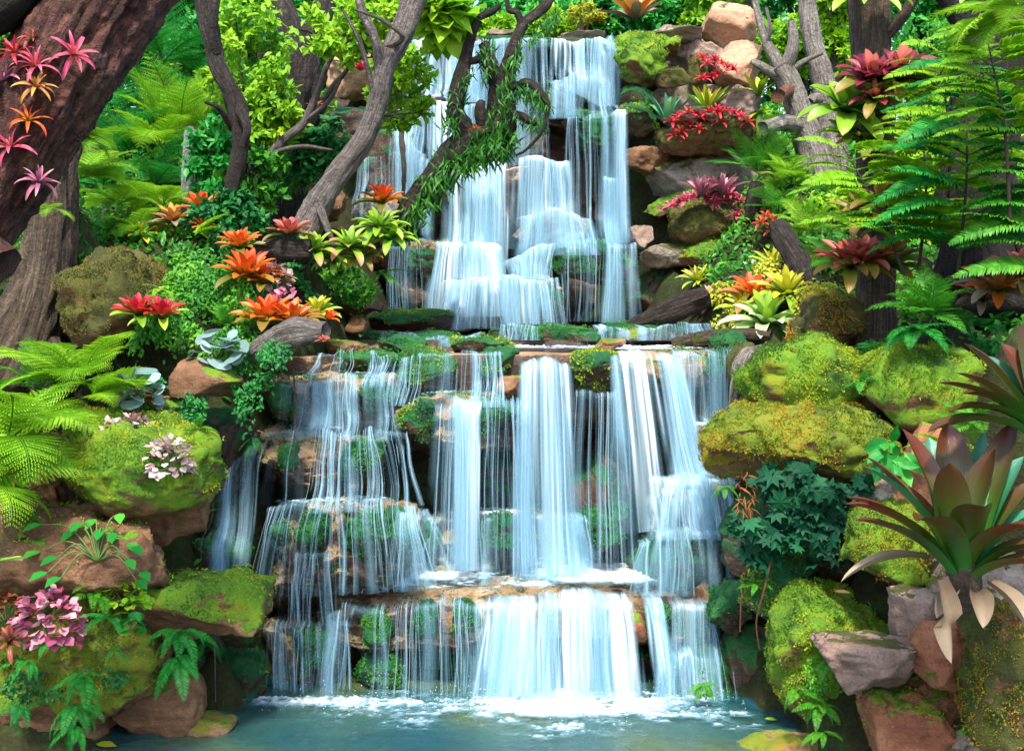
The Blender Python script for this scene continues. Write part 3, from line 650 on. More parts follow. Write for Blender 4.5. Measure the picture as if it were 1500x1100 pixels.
def water_mat():
    t = NT('falling water'); a = t.attr('a')
    col = t.ramp(a, [(0, (.25, .55, .72)), (.4, (.52, .74, .86)), (.85, (.92, .96, .98))])
    b = t.bsdf(col, .35, .4); tl = t.n('ShaderNodeBsdfTranslucent'); t.l(col, tl.inputs[0])
    m1 = t.n('ShaderNodeMixShader'); m1.inputs[0].default_value = .3; t.l(b, m1.inputs[1]); t.l(tl.outputs[0], m1.inputs[2])
    tr = t.n('ShaderNodeBsdfTransparent'); m = t.n('ShaderNodeMixShader')
    t.l(a, m.inputs[0]); t.l(tr.outputs[0], m.inputs[1]); t.l(m1.outputs[0], m.inputs[2])
    return t.done(m.outputs[0])
WMAT = water_mat()
def curtain(label, lip, D, yb, dens=.7, throw=.22, run=.25, spread=None, drift=0., seed=None, sheet=.5, nst=None, wmul=1., rough_end=0.):
    """water leaving a stone lip: an uneven sheet plus many separate strands; all metres"""
    seed = seed if seed is not None else int(lip[0][0] * 3 + lip[0][1] * 5) % 997
    r = np.random.default_rng(seed)
    L = np.array([P(x, y, D) for x, y in lip]); lx = L[:, 0]; lz = L[:, 2]; w = lx[-1] - lx[0]; cx = (lx[0] + lx[-1]) / 2
    spread = .07 * w if spread is None else spread + .05 * w
    yb = (yb, yb) if np.isscalar(yb) else yb
    zb = [HH - (y - HY) * (D - throw) / F for y in yb]
    def path(x, t, s, j):
        """x lip position (n,), t (m,) -> (n,m,3); t<0 is the run over the ledge"""
        u = (x - lx[0]) / max(w, 1e-3)
        z0 = np.interp(x, lx, lz)[:, None] + (.045 * noise(np.stack([x * 3.1, 0 * x, 0 * x], 1), seed + 40) + .02 * noise(np.stack([x * 14, 0 * x, 0 * x], 1), seed + 41))[:, None]; z1 = (zb[0] + (zb[1] - zb[0]) * u)[:, None] - .03
        tt = np.maximum(t, 0)[None, :]; back = np.minimum(t, 0)[None, :]
        z = z0 - (z0 - z1) * tt ** 1.2 - .012 * back * 0 + .03 * np.minimum(0, 0) + .025 * (-back)
        bul = .05 * min(w, 1.5) * (1 - (2 * u - 1) ** 2)[:, None]; z0 = z0 + bul * .6
        y = D - bul * 1.5 - throw * s[:, None] * tt ** .55 - back * run / .2
        X = x[:, None] + (spread * (u - .5)[:, None] + drift) * tt ** 1.1 + j[:, None] * tt
        return drape(np.stack([X, np.broadcast_to(y, X.shape), np.broadcast_to(z, X.shape)], 2), t)
    mb = MB(); sheet = sheet * (.25 if dens < .46 else 1)
    # sheet
    if sheet > 0:
        nu, nv = max(8, int(w / .008)), 30
        x = np.linspace(lx[0], lx[-1], nu); t = np.linspace(-.2, 1, nv)
        s = 1 + .25 * noise(np.stack([x * 4, 0 * x, 0 * x], 1), seed)
        V = path(x, t, s, np.zeros(nu))
        X, T = np.meshgrid(x, t, indexing='ij'); q = np.stack([X.ravel(), T.ravel(), 0 * X.ravel()], 1)
        st = .5 + .5 * fbm(q * np.array((26, .8, 1)), seed + 1, 3); cl = .5 + .8 * fbm(q * np.array((5, .5, 1)), seed + 2, 2)
        a = sstep(.45, 1.05, st * .62 + cl * .6 + (dens - .5) * .75) * (.35 + .65 * dens)
        xw = q[:, 0] + .012 * noise(q * np.array((7, 2.5, 1)), seed + 60)
        fine = .5 + .75 * fbm(np.stack([xw * 46, q[:, 1] * .7, 0 * xw], 1), seed + 61, 3)
        a = a * np.clip(.45 + .72 * fine, .2, 1.15)
        a = a.reshape(nu, nv)
        U = (np.arange(nu) / (nu - 1))[:, None]
        ed = np.clip(.09 + .07 * noise(np.stack([T.ravel() * 5, X.ravel() * .01, 0 * T.ravel()], 1), seed + 50).reshape(T.shape), .02, .2)
        a = a * np.clip(U / ed, 0, 1) * np.clip((1 - U) / ed, 0, 1) * sstep(-.2, -.1, T) * (1 - .35 * sstep(.5, 1, T))
        lipw = np.exp(-((T - .03) / .06) ** 2); a = np.clip(a * sheet * .95 + lipw * .35 * dens * sstep(.2, .6, cl.reshape(nu, nv)), 0, .97)
        mb.add(V.reshape(-1, 3), grid_faces(nu, nv), a=a.ravel())
    # strands, clumped
    n = nst or int(w * (36 + 90 * dens)); n = max(n, 5)
    cand = lx[0] + w * r.random(n * 4)
    pr = np.clip(.45 + 1.3 * fbm(np.stack([cand * 3.6, 0 * cand, 0 * cand], 1), seed + 2, 3) + (dens - .5) * .7, .02, 1) ** 1.3
    x = r.choice(cand, n, replace=False, p=pr / pr.sum())
    m = 15; t = np.concatenate(([-.16, -.06], np.linspace(.02, 1, m - 2)))
    s = r.uniform(.75, 1.35, n); j = r.normal(0, .035 + rough_end, n)
    C = path(x, t, s, j)
    q = np.stack([np.repeat(x * 9, m), np.tile(t * 2.2, n), np.zeros(n * m)], 1)
    C[:, :, 0] += (noise(q, seed + 5).reshape(n, m) * .010 + noise(q * np.array((.35, .8, 1)), seed + 6).reshape(n, m) * .024) * sstep(0, .5, t)[None]
    end = np.where(r.random(n) < .3, r.uniform(.35, 1, n), 1.1); beg = np.where(r.random(n) < .25, r.uniform(0, .5, n), -.3)
    veil = r.random(n) < (.05 if dens < .46 else .42); wd = np.where(veil, r.uniform(.02, .085, n), r.gamma(1.4, .0042, n) + .002) * wmul
    prof = (.75 + .6 * np.maximum(t, 0))[None, :]
    a0 = np.clip(np.where(veil, r.uniform(.08, .42, n), r.uniform(.12, .80, n)) * (.5 + .5 * dens), 0, .9)
    A = a0[:, None] * sstep(0, .12, t[None] - beg[:, None]) * sstep(0, .2, end[:, None] - t[None]) * (1 - .25 * np.maximum(t, 0)[None]) * sstep(-.2, -.1, t)[None]
    yaw = r.normal(0, .5, n); ox = np.cos(yaw)[:, None] * wd[:, None] * prof; oy = np.sin(yaw)[:, None] * wd[:, None] * prof
    off = np.stack([ox, oy, 0 * ox], 2)
    mid = C + np.array((0, -.006, 0))
    V = np.stack([C - off, mid, C + off], 2)            # n,m,3,3
    Aa = np.stack([A * 0, A, A * 0], 2)
    base = (np.arange(n) * m * 3)[:, None, None]; k = (np.arange(m - 1) * 3)[None, :, None]; c = np.array((0, 1))[None, None, :]
    f0 = base + k + c; fc = np.stack([f0, f0 + 1, f0 + 4, f0 + 3], -1).reshape(-1, 4)
    mb.add(V.reshape(-1, 3), fc, a=Aa.ravel())
    # spray thrown up where the water lands
    k = int(w * 70 * dens); xs = r.choice(x, k) + r.normal(0, .03, k); u = np.clip((xs - lx[0]) / max(w, 1e-3), 0, 1); xb = xs + (spread * (u - .5) + drift)
    zb2 = zb[0] + (zb[1] - zb[0]) * u; yb2 = np.array([C[np.argmin(np.abs(x - q)), -1, 1] for q in xs]) if n else 0
    tt = np.linspace(0, 1, 6)[None]; vx = r.normal(0, .07, k)[:, None]; vz = r.gamma(2, .035, k)[:, None]; vy = -r.uniform(0, .12, k)[:, None]
    S = np.stack([xb[:, None] + vx * tt, yb2[:, None] + vy * tt, (zb2 - .02)[:, None] + vz * (1.9 * tt - 1.1 * tt ** 2)], 2)
    mist = r.random(k) < .35; sw = np.where(mist, r.uniform(.02, .05, k), r.uniform(.002, .009, k))[:, None, None] * np.array((1., 0, .3)); a1 = (np.where(mist, r.uniform(.05, .2, k), r.uniform(.15, .6, k)) * (.4 + .6 * dens))[:, None] * (1 - tt) ** .7
    V = np.stack([S - sw, S, S + sw], 2); Aa = np.stack([a1 * 0, a1, a1 * 0], 2); base = (np.arange(k) * 18)[:, None, None]; kk = (np.arange(5) * 3)[None, :, None]; f0 = base + kk + np.array((0, 1))[None, None, :]
    if k > 2: mb.add(V.reshape(-1, 3), np.stack([f0, f0 + 1, f0 + 4, f0 + 3], -1).reshape(-1, 4), a=Aa.ravel())
    o = obj('waterfall', mb.mesh('waterfall', WMAT))
    return tag(o, label, 'waterfall')
def foam_patch(name, cx, cy, rx, ry, z, dens=.8, seed=0, lump=.014, dz=None):
    nu, nv = int(rx * 2 / .018), int(ry * 2 / .018)
    u, v = np.meshgrid(np.linspace(-1, 1, nu), np.linspace(-1, 1, nv), indexing='ij')
    X, Y = cx + u * rx, cy + v * ry; q = np.stack([X.ravel(), Y.ravel() * 1.6, 0 * X.ravel()], 1)
    n1 = fbm(q * 4, seed, 4).reshape(u.shape); n2 = fbm(q * np.array((22, 34, 1)), seed + 3, 3).reshape(u.shape)
    rr = np.sqrt(u * u + v * v) + .25 * n1
    a = sstep(1.0, .25, rr) * dens * 1.5 + .6 * n1 + .32 * n2 - .2
    a = np.clip(sstep(0, 1.1, a) * sstep(1.05, .8, np.sqrt(u * u + v * v)), 0, .97)
    Z = z + np.maximum(0, a) * (lump + lump * 1.2 * n2)
    if dz is not None: Z = Z + dz * v
    return np.stack([X.ravel(), Y.ravel(), Z.ravel()], 1), grid_faces(nu, nv), a.ravel()
# ---- the falls, top to bottom
T1 = 20.0 - .5
curtain('wide left half of the topmost water sheet beside the tree crown', [(604, 58), (655, 57), (702, 58)], 19.65, 148, .93, .15, .5, sheet=.85)
curtain('thin middle part of the topmost sheet behind the twisted branches', [(700, 58), (750, 57), (802, 58)], 19.7, 240, .5, .15, .5)
curtain('right half of the topmost water sheet broken by dark gaps', [(800, 58), (850, 57), (892, 59)], 19.65, (118, 165), .86, .12, .5, sheet=.8)
curtain('white veil sliding over the upper left boulder shoulder', [(584, 160), (620, 146), (672, 148)], 19.0, (300, 260), .85, .3, .3, .1, sheet=.8)
curtain('veil behind the hanging strappy leaves of the leaning branch', [(655, 150), (700, 152), (760, 160)], 19.2, 250, .5, .15, .2)
curtain('thin trickles over the green boulder below the topmost sheet', [(806, 122), (845, 112), (892, 120)], 19.15, 172, .55, .2, .3)
curtain('sparse threads hanging before the dark upper right hollow', [(832, 168), (885, 166)], 18.85, 350, .32, .12, .25, sheet=.25)
curtain('bright tall stream falling along the right rock pile', [(884, 164), (912, 163)], 18.8, 355, .95, .18, .3, .02, wmul=1.2, sheet=.9)
curtain('white drop from the right half of the middle upper step', [(740, 236), (785, 232), (832, 236)], 18.6, 362, .78, .2, .3, .1, sheet=.6)
curtain('white drop from the left half of the middle upper step', [(652, 256), (700, 242), (748, 237)], 18.65, 405, .86, .25, .4, -.1, sheet=.8)
curtain('small curling stream beside the brown upper left boulder', [(598, 205), (632, 235)], 18.3, (300, 350), .6, .2, .2, -.1)
curtain('fine threads in the dark hollow under the upper left boulder', [(526, 228), (600, 222)], 18.0, 320, .25, .05, .1, sheet=.2)
curtain('spray flowing over the pale round boulder', [(756, 318), (805, 305), (864, 322)], 18.25, 372, .58, .15, .15, .15, sheet=.45)
curtain('pale veil left of the centre at the upper cascade foot', [(574, 360), (615, 352), (655, 352)], 17.85, 450, .35, .1, .4, sheet=.35)
curtain('broad white drop centre left of the upper cascade foot', [(640, 354), (690, 353), (735, 358)], 17.8, 460, .88, .2, .5, .2, sheet=.8)
curtain('slanting white slide between the two foot blocks', [(720, 388), (760, 372), (815, 352)], 17.95, (412, 412), .8, .2, .2, -.25)
curtain('white sheet over the rounded green bottom block', [(648, 410), (735, 405), (818, 408)], 17.35, 478, .86, .2, .4, .1, sheet=.75)
curtain('sparse threads under the dark mossy upper shelf', [(800, 356), (890, 354)], 17.9, 468, .3, .05, .2, sheet=.2)
curtain('bright fanning stream at the right foot of the upper cascade', [(890, 356), (932, 358)], 17.9, 470, .85, .2, .3, .12)
curtain('continuation of the tall right stream down to the mossy shelf', [(884, 262), (918, 262)], 18.62, 362, .7, .1, .05)
curtain('short trickle over the left low terrace step', [(560, 490), (710, 490)], 14.75, 512, .5, .04, .2)
curtain('short trickle over the middle low terrace step', [(724, 480), (862, 480)], 14.95, 508, .4, .04, .2)
curtain('short bright spill at the right of the middle terrace step', [(868, 476), (915, 476)], 15.3, 504, .8, .06, .2)
curtain('short trickle over the right low terrace step', [(930, 476), (1042, 478)], 15.35, 503, .5, .05, .2)
curtain('small falls at the head of the left stair', [(466, 516), (530, 514), (585, 516)], 13.4, 556, .45, .08, .12)
curtain('falls over the second step of the left stair', [(397, 556), (480, 551), (578, 553)], 12.82, 632, .5, .1, .12, sheet=.3)
curtain('falls over the third wide step of the left stair', [(374, 640), (480, 628), (596, 634)], 12.3, 735, .42, .14, .10, .2)
curtain('falls over the lowest boulder of the left stair', [(392, 742), (500, 733), (608, 738)], 11.85, (868, 856), .36, .12, .10, .25)
curtain('spreading spray off the right shoulder of the lowest stair boulder', [(586, 738), (628, 748)], 12.1, 845, .7, .25, .1, .35, .14, sheet=.3)
curtain('far left fall curling down beside the dark cave', [(330, 690), (362, 664), (388, 652)], 12.5, 850, .65, .2, .2, -.12, -.05)
curtain('thin threads left of the far left fall', [(312, 694), (336, 688)], 12.6, 802, .35, .05, .1)
curtain('threads before the dark wall under the lowest left stair boulder', [(390, 790), (500, 800)], 11.95, 900, .18, .04, .05, sheet=.1)
curtain('sparse threads over the left mossy lip', [(585, 525), (680, 520), (765, 520)], 13.05, 586, .45, .06, .3)
curtain('threads falling from the overhanging left centre block', [(638, 588), (700, 585), (762, 588)], 12.68, 832, .38, .12, .3, .1, sheet=.3)
curtain('narrow bright fall from the left centre block', [(664, 586), (706, 585)], 12.6, 832, .93, .2, .3, -.05, wmul=1.25, sheet=.8)
curtain('tall central white water column', [(764, 540), (800, 528), (838, 536)], 12.95, 836, .95, .3, .5, .14, .04, wmul=1.3, sheet=.9)
curtain('veil of mist threads left of the tall central column', [(740, 590), (775, 585)], 12.9, 836, .35, .15, .05, .15, sheet=.3)
curtain('fine threads across the dark recess right of the centre', [(842, 580), (905, 574)], 12.8, 820, .25, .05, .1, sheet=.15)
curtain('big right hand water column spreading downward', [(898, 522), (945, 515), (992, 518)], 13.0, (775, 770), .93, .35, .5, .18, .22, wmul=1.3, sheet=.85)
curtain('thin veil left of the big right hand column', [(890, 575), (925, 560)], 12.85, 830, .45, .2, .05, .1, .05)
curtain('small falls at the right end of the terrace', [(984, 514), (1035, 510), (1078, 514)], 13.25, 625, .5, .06, .4)
curtain('spill over the wet step boulder at the right', [(988, 624), (1025, 615), (1064, 622)], 12.85, 706, .6, .1, .2)
curtain('white splash over the right hand step boulder', [(950, 706), (1000, 692), (1062, 700)], 12.35, 785, .85, .2, .2, .15)
curtain('green white veil over the draped right boulder', [(936, 795), (990, 770), (1060, 772)], 12.1, 866, .5, .12, .2, .1)
curtain('veil over the low green shelf under the central columns', [(600, 758), (730, 750), (860, 756)], 12.85, 836, .5, .06, .2)
curtain('widest white curtain pouring from the great slab into the pool', [(712, 880), (790, 874), (880, 874), (970, 880)], 11.86, 1036, .97, .22, .40, .12, wmul=1.3, sheet=.95)
curtain('sparse threads from the left half of the great slab', [(500, 888), (600, 880), (722, 880)], 11.88, 1034, .42, .15, .3)
curtain('threads from the right end of the great slab', [(962, 880), (1010, 880), (1046, 890)], 11.88, 1030, .5, .12, .3)
curtain('pair of short falls from the low left base stone', [(386, 920), (440, 905), (512, 908)], 12.05, 1030, .42, .15, .3, -.1, sheet=.4)
curtain('curling spill from the low left base stone corner', [(480, 905), (520, 895)], 11.95, 1032, .6, .2, .1, -.15, -.08)
curtain('small curling spill on the mossy dripping right stone', [(968, 962), (1014, 946)], 11.6, 1030, .62, .1, .2, -.05)
curtain('drips under the mossy dripping right stone', [(1012, 962), (1085, 966)], 11.65, 1034, .28, .04, .05, sheet=.1)
# ---- foam
fb = MB()
for k, (px, py, D, rx, ry, de) in enumerate([(840, 1042, 11.45, 1.3, .5, 1.15), (560, 1034, 11.5, 1.2, .26, .5), (430, 1036, 11.5, .65, .22, .55), (1010, 1040, 11.5, .5, .25, .5), (760, 1060, 11.2, 2.0, .62, .2), (620, 1060, 11.3, 1.5, .5, .22), (900, 1075, 10.9, 1.5, .5, .18)]):
    p = P(px, py, D); V, Fx, a = foam_patch('', p[0], p[1], rx, ry, WZ + .012 + .004 * k, de, k * 11); fb.add(V, Fx, a=a)
o = obj('foam', fb.mesh('foam', WMAT)); tag(o, kind='stuff', label='white foam and ripples on the pool below the falls')
fb = MB()
for k, (px, py, D, rx, ry, z, de) in enumerate([(640, 858, 12.7, .85, .5, 1.15, .85), (880, 850, 12.7, 1.05, .6, 1.15, 1.3), (560, 880, 12.2, .5, .3, 1.1, .35), (760, 880, 12.2, 1.5, .35, 1.1, .3)]):
    p = P(px, py, D); zz = SLAB_TOP if 'SLAB_TOP' in globals() else z
    V, Fx, a = foam_patch('', p[0], p[1], rx, ry, zz + .01 + .004 * k, de, 50 + k * 7, .012); fb.add(V, Fx, a=a)
for k, (px, py, D, rx, ry, z, de) in enumerate([(700, 480, 16.6, 1.0, .6, 0, .8), (540, 515, 14.3, .8, .5, 0, .5), (940, 512, 14.2, 1.0, .6, 0, .8), (780, 512, 14.4, 1.0, .6, 0, .6)]):
    p = P(px, py, D)
    V, Fx, a = foam_patch('', p[0], p[1], rx, ry, TERR_TOP + .012 + .004 * k, de, 90 + k * 7, .012); fb.add(V, Fx, a=a)
for k, (lb, rx, ry, de) in enumerate([('second stone step of the left stair with pale rim', .6, .4, .45), ('third wide stone step of the left stair', .7, .5, .5), ('lowest mossy boulder of the left stair', .75, .5, .5), ('mossy overhanging block under the left centre falls', .55, .45, .4), ('low green shelf under the central columns', .8, .4, .6), ('white splashed step boulder under the right column', .4, .4, .9), ('wet step boulder beside the upper right small falls', .28, .35, .7), ('low left base stone with two falls at the pool', .45, .4, .4)]):
    W_ = SURF[lb][0]; zt = np.percentile(W_[:, 2], 99.5); tp_ = W_[W_[:, 2] > zt - .06]; yc = np.percentile(tp_[:, 1], 30)
    V, Fx, a = foam_patch('', tp_[:, 0].mean(), yc, rx * .85, ry, zt + .006, de * .75, 130 + k * 7, .012); fb.add(V, Fx, a=a)
o = obj('foam', fb.mesh('foam', WMAT)); tag(o, kind='stuff', label='white foam running over the flat stone ledges')
# droplets thrown up
V0, F0 = ico(1); n = 900
px = np.concatenate([rng.normal(840, 90, 600), rng.uniform(390, 1090, 300)]); hh = rng.gamma(1.2, .05, n); yy = rng.normal(11.45, .2, n)
pos = np.stack([(px - 750) * 11.5 / F, yy, WZ + hh], 1)
V, Fs, r = scatter(V0, [F0], pos, np.tile((1., 0, 0), (n, 1)), np.tile((0, 0, 1.), (n, 1)), rng.uniform(.0015, .005, n))
o = obj('splash', mesh('splash', V, Fs, WMAT, True, {'a': np.full(len(V), .8)})); tag(o, kind='stuff', label='splash droplets above the pool foam')
# ================================================================= plants and trees
LIME = ((.09, .28, .010), (.24, .50, .015), (.46, .64, .03))
GREEN = ((.015, .12, .012), (.06, .29, .018), (.20, .48, .025))
JADE = ((.006, .13, .016), (.022, .29, .035), (.10, .46, .05))
DARK = ((.003, .055, .012), (.008, .13, .022), (.03, .25, .035))
TEAL = ((.002, .018, .010), (.004, .05, .022), (.015, .12, .04))
GOLDEN = ((.20, .26, .012), (.40, .42, .02), (.55, .48, .04))
LM = {'lime': leaf_mat('lime leaf', *LIME, .5, .4), 'green': leaf_mat('green leaf', *GREEN, .45, .35), 'jade': leaf_mat('jade leaf', *JADE, .45, .35),
      'dark': leaf_mat('dark leaf', *DARK, .5, .3), 'teal': leaf_mat('teal leaf', *TEAL, .6, .1, .15), 'grass': leaf_mat('grassy leaf', (.006, .05, .008), (.022, .14, .014), (.09, .30, .02), .5, .3), 'golden': leaf_mat('golden leaf', *GOLDEN, .5, .35),
      'silver': leaf_mat('silver leaf', (.10, .19, .17), (.20, .31, .28), (.32, .44, .40), .5, .15),
      'pinkmix': leaf_mat('pink leaf', (.22, .03, .07), (.48, .10, .20), (.75, .45, .48), .5, .25),
      'palemix': leaf_mat('pale pink leaf', (.25, .07, .09), (.55, .35, .34), (.75, .66, .60), .5, .25),
      'dry': leaf_mat('dry leaf', (.08, .045, .02), (.20, .13, .06), (.34, .25, .14), .8, .2),
      'rust': leaf_mat('rusty leaf', (.06, .018, .010), (.18, .05, .015), (.34, .12, .03), .6, .2)}
STEM = plain_mat('dark stem', (.03, .018, .010), .7); GSTEM = plain_mat('green stem', (.09, .16, .03), .6)
def gp(px, py, D): PLANTPTS.append(tuple(P(px, py, D)))

# ---------------- ferns
_fr = {}
def frond_mesh(th0, bend, style, mat, seed=0):
    key = (th0, bend, style, mat, seed)
    if key in _fr: return _fr[key]
    r = np.random.default_rng(seed + 5)
    m = 60; s = np.linspace(0, 1, m); th = R(th0) - R(bend) * s ** 1.15
    dx, dz = np.cos(th), np.sin(th); X = np.concatenate(([0], np.cumsum((dx[1:] + dx[:-1]) / 2))) / (m - 1); Z = np.concatenate(([0], np.cumsum((dz[1:] + dz[:-1]) / 2))) / (m - 1)
    C = np.stack([X, 0.03 * np.sin(s * 3 + seed) * s, Z], 1); T = norm(np.gradient(C, axis=0)); U = np.stack([-T[:, 2], 0 * s, T[:, 0]], 1)
    mb = MB(); V, Fx, _a, _b = tube(C[::6], .011 * (1 - .85 * s[::6]), 5, 20); mb.add(V, Fx, rnd=.05)
    n = {'fine': 17, 'simple': 30, 'palm': 34, 'comb': 46}[style]; pos = []; dr = []; up = []; sz = []; rn = []; W = []
    for k in range(n):
        sk = .13 + .86 * (k + .5) / n; i = min(m - 1, int(sk * (m - 1)))
        wk = {'fine': .30, 'simple': .20, 'palm': .26, 'comb': .175}[style] * (np.sin(np.pi * min(1, (sk * .93 + .05)) ** .62) ** .8) + .012
        for sd in (-1, 1):
            lean = .45 + .35 * sk
            d = norm(np.array((T[i][0] * lean, sd, T[i][2] * lean)) + U[i] * (.10 - .35 * r.random() * .5) + r.normal(0, .05, 3))
            if style == 'fine':
                q = max(4, int(wk * 46))
                for j in range(q):
                    u = (j + .6) / q; c = C[i] + d * wk * u + U[i] * (-.10 * wk * u * u)
                    for s2 in (-1, 1):
                        e = norm(d * .45 + T[i] * s2 * 1.0 - U[i] * .12); pos.append(c); dr.append(e); up.append(U[i] + .25 * d); sz.append(wk * .185 * (1.08 - u) ** .6 + .006); rn.append(.25 + .5 * r.random() + .2 * u)
                pos.append(C[i]); dr.append(d); up.append(U[i]); sz.append(wk * 1.0); rn.append(.3); W.append(len(pos) - 1)
            else:
                pos.append(C[i]); dr.append(d); up.append(U[i] + r.normal(0, .12, 3)); sz.append(wk); rn.append(.2 + .6 * r.random())
    pos, dr, up, sz, rn = map(np.array, (pos, dr, up, sz, rn))
    if style == 'fine':
        w = np.zeros(len(pos), bool); w[W] = True
        tk = KITE[0] * np.array((1, .62, 1)); V, Fs, rr = scatter(tk, KITE[1], pos[~w], dr[~w], up[~w], sz[~w], rn[~w]); mb.add(V, Fs, rnd=rr)
        tk = KITE[0] * np.array((1, .06, .5)); V, Fs, rr = scatter(tk, KITE[1], pos[w], dr[w], up[w], sz[w], rn[w]); mb.add(V, Fs, rnd=rr)
    else:
        tk = BLADE[0] * np.array((1, 1.5 if style == 'simple' else 1.9 if style == 'comb' else 1.2, .8)); V, Fs, rr = scatter(tk, BLADE[1], pos, dr, up, sz, rn); mb.add(V, Fs, rnd=rr)
    me = mb.mesh('frond', LM[mat], False); _fr[key] = me; return me
def fern(label, px, py, D, size, n=9, style='simple', mat='green', el=(20, 75), bend=(50, 100), az=(0, 360), seed=None, cat='fern', name='fern', grp=None, ground=True, flat=.0):
    seed = seed if seed is not None else int(px * 3 + py * 7) % 9973
    r = np.random.default_rng(seed); L = size * D / F
    if ground: gp(px, py, D)
    root = empty(name, P(px, py, D), label, cat, grp)
    for k in range(n):
        f = (k + .5) / n; e = 10 * round((el[0] + (el[1] - el[0]) * ((k * .618) % 1)) / 10); b = 20 * round((bend[0] + (bend[1] - bend[0]) * r.random()) / 20)
        a = R(az[0] + (az[1] - az[0]) * f + r.uniform(-9, 9))
        obj('frond', frond_mesh(e, b, style, mat, k % 2), root, (0, 0, 0), (r.uniform(-.25, .25), r.uniform(-.08, .08), a), L * r.uniform(.75, 1.1))
    return root

# ---------------- strap leaved rosettes
_bl = {}
def blade_mesh(th0, bend, w, mat, pt=.5, curl=.22):
    key = (th0, bend, w, mat, pt)
    if key in _bl: return _bl[key]
    m = 13; s = np.linspace(0, 1, m); th = R(th0) - R(bend) * s ** 1.4
    dx, dz = np.cos(th), np.sin(th); X = np.concatenate(([0], np.cumsum((dx[1:] + dx[:-1]) / 2))) / (m - 1); Z = np.concatenate(([0], np.cumsum((dz[1:] + dz[:-1]) / 2))) / (m - 1)
    C = np.stack([X + .02, 0 * s, Z], 1); T = norm(np.gradient(C, axis=0)); U = np.stack([-T[:, 2], 0 * s, T[:, 0]], 1)
    V, a, b = blade_strip(C, np.tile((0, 1., 0), (m, 1)), U, w * blade_prof(s, pt), curl)
    me = mesh('leaf', V, grid_faces(m, 5), MATB[mat], True, {'t': a, 's': b}); _bl[key] = me; return me
def blade_prof(s, pt): return (.62 + .38 * sstep(0, .45, s)) * (1 - np.clip((s - pt) / (1.0001 - pt), 0, 1) ** 2.2) ** .75
def blade_strip(C, S, U, w, curl):
    c = np.array((-1, -.5, 0, .5, 1)); m = len(C)
    V = C[:, None] + S[:, None] * (c[None, :, None] * w[:, None, None]) + U[:, None] * ((c ** 2)[None, :, None] * w[:, None, None] * curl * 2)
    return V.reshape(-1, 3), np.repeat(np.linspace(0, 1, m), 5), np.tile((c + 1) / 2, m)
MATB = {
 'orange': blade_mat('orange bract', (.08, .16, .012), (.50, .12, .012), (.72, .15, .012)),
 'flame': blade_mat('flame bract', (.30, .16, .01), (.66, .13, .01), (.70, .07, .01)),
 'red': blade_mat('red bract', (.08, .12, .012), (.38, .035, .02), (.60, .03, .03)),
 'crimson': blade_mat('crimson bract', (.30, .05, .03), (.52, .012, .03), (.62, .03, .06)),
 'pink': blade_mat('pink bract', (.42, .10, .06), (.62, .05, .13), (.70, .16, .25)),
 'rose': blade_mat('rose bract', (.10, .05, .09), (.45, .10, .18), (.62, .28, .32)),
 'burgundy': blade_mat('burgundy leaf', (.06, .012, .02), (.17, .014, .03), (.26, .03, .05)),
 'coral': blade_mat('coral leaf', (.10, .09, .02), (.42, .07, .05), (.52, .13, .09)),
 'lime': blade_mat('lime strap leaf', (.07, .22, .012), (.17, .38, .02), (.30, .46, .03)),
 'limepink': blade_mat('lime strap leaf with pink tip', (.06, .22, .012), (.18, .40, .02), (.52, .22, .10)),
 'yellow': blade_mat('yellow strap leaf', (.18, .32, .015), (.50, .50, .02), (.62, .55, .03)),
 'cream': blade_mat('cream strap leaf', (.10, .30, .03), (.36, .52, .18), (.75, .78, .55)),
 'blue': blade_mat('blue green strap leaf', (.02, .15, .06), (.05, .26, .10), (.12, .36, .14)),
 'olive': blade_mat('olive strap leaf', (.05, .10, .012), (.14, .17, .02), (.26, .15, .02)),
 'bronze': blade_mat('bronze leaf', (.025, .22, .02), (.06, .085, .012), (.10, .026, .014), .3, .15),
 'bronzegreen': blade_mat('green leaf of the bronze rosette', (.012, .15, .03), (.02, .18, .05), (.05, .20, .12), .3, .12),
 'amber': blade_mat('amber leaf', (.30, .12, .03), (.52, .22, .06), (.58, .28, .04)),
 'drystrap': blade_mat('dry strap', (.09, .055, .03), (.19, .135, .08), (.29, .225, .15), .8, .1)}
MIXES = {'flame': ['flame', 'flame', 'orange', 'orange', 'olive'], 'orange': ['flame', 'orange', 'orange', 'olive'], 'red': ['crimson', 'red', 'red', 'red', 'lime'], 'coral': ['coral', 'coral', 'coral', 'olive'], 'yellow': ['yellow', 'yellow', 'lime'], 'amber': ['amber', 'amber', 'orange', 'drystrap'], 'cream': ['lime', 'cream', 'cream'], 'burgundy': ['coral', 'burgundy', 'burgundy', 'burgundy', 'olive'], 'limepink': ['lime', 'limepink', 'limepink']}
